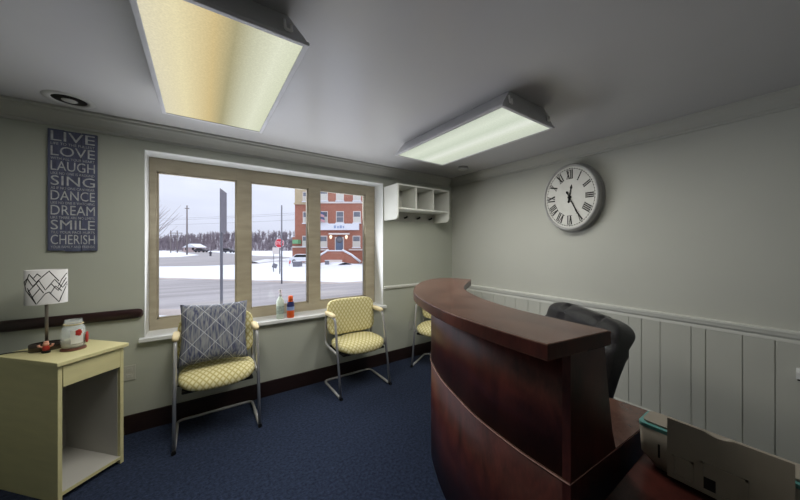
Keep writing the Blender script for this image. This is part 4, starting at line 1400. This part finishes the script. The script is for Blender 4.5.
# entrance
MB().box(bx_(329.5), bx_(350), -0.5, -0.001, bz(234.8), bz(233.2), 0.03).build('door_canopy', M_stone, bld, True)
dr = MB().box(bx_(335), bx_(344), -0.08, -0.001, bz(251.5), bz(237)).build('entrance_surround', M_stone, bld, True)
MB().box(bx_(335.8), bx_(343.2), -0.1, -0.08, bz(251.5), bz(239.3)).build('door', mat('blue_grey_door', (92, 108, 134), 0.5, var=0.1, vscale=2), dr, True)
MB().lathe([(0, 0), (0.45, 0), (0.45, 0.02), (0, 0.02)], (0, 0, 0), 20, Matrix.Translation((bx_(339.5), -0.1, bz(239.5))) @ Matrix.Rotation(PI / 2, 4, 'X')).build('fanlight', M_pane, dr, True)
M_lampon = bpy.data.materials.new('lit_lantern'); M_lampon.use_nodes = True
bb = M_lampon.node_tree.nodes['Principled BSDF']
bb.inputs['Emission Color'].default_value = (1, 0.78, 0.55, 1); bb.inputs['Emission Strength'].default_value = 1.0; bb.inputs['Base Color'].default_value = (0.9, 0.8, 0.6, 1)
for u in (331.3, 346.8):
    c = Vector((bx_(u), -0.3, bz(237)))
    MB().lathe([(0, -0.3), (0.12, -0.22), (0.2, 0.1), (0.1, 0.2), (0, 0.26)], c, 10).build('lantern', M_lampon, bld, True)
# steps with brick cheek walls and snowy rails
mb = MB()
for k in range(6):
    mb.box(bx_(333), bx_(346), -3.2 + k * 0.45, 0, k * 0.235, (k + 1) * 0.235)
mb.build('entrance_steps', M_stone, bld, True)
for s, ua, ub in ((-1, 318.5, 333), (1, 346, 363)):
    xa, xb = bx_(ua), bx_(ub)
    inn, out = (xb, xa) if s < 0 else (xa, xb)
    MB().prism(sorted([(inn, 0.0), (out, 0.0)]) + ([(inn, 1.55), (out, 0.12)] if s < 0 else [(out, 0.12), (inn, 1.55)]), -2.4, -0.01,
               Matrix(((1, 0, 0, 0), (0, 0, 1, 0), (0, 1, 0, 0), (0, 0, 0, 1)))).build('cheek_wall', M_brick, bld, True)
    MB().tube([(inn, -2.42, 1.68), (inn * 0.5 + out * 0.5, -2.42, 1.1), (out, -2.42, 0.2)], [0.13, 0.13, 0.16], 8).build('snowy_coping', M_snow, bld, True)
MB().box(bx_(331), bx_(348), -2.5, -2.3, 1.32, 1.52, 0.05).box(bx_(331.5), bx_(347.5), -2.48, -2.36, 0, 1.3).build('landing_rail', M_brick, bld, True)
MB().box(bx_(330.5), bx_(348.5), -2.55, -2.25, 1.52, 1.66, 0.05).build('landing_snow', M_snow, bld, True)
MB().box(bx_(294.8), bx_(300.5), -0.9, 0.3, bz(243.8), bz(239.8), 0.05).build('green_awning', M_green, bld, True)
p0 = Vector((bx_(321), -0.2, bz(222)))
fl = MB().tube([p0 + Vector((0, 0, -0.9)), p0 + Vector((-0.35, -0.7, 1.6))], 0.035, 8).build('flagpole', M_stone, bld, True)
mb = MB()
for k in range(6):
    q, q2 = k / 6, (k + 1) / 6
    z = lambda q: 0.06 * math.sin(q * 7)
    a, b = p0 + Vector((-0.3 + 0.9 * q, -0.62 + z(q), 1.45 - 0.3 * q)), p0 + Vector((-0.3 + 0.9 * q2, -0.62 + z(q2), 1.45 - 0.3 * q2))
    for r in range(4):
        mb.mi = r % 2
        d0, d1 = Vector((0.1 * r / 4, 0.1 * r / 4, -1.3 * r / 4)), Vector((0.1 * (r + 1) / 4, 0.1 * (r + 1) / 4, -1.3 * (r + 1) / 4))
        mb.quad([a + d0, b + d0, b + d1, a + d1])
mb.build('flag', [mat('flag_blue_grey', (84, 92, 122), 0.8), mat('flag_rose', (196, 150, 156), 0.8)], fl, True)
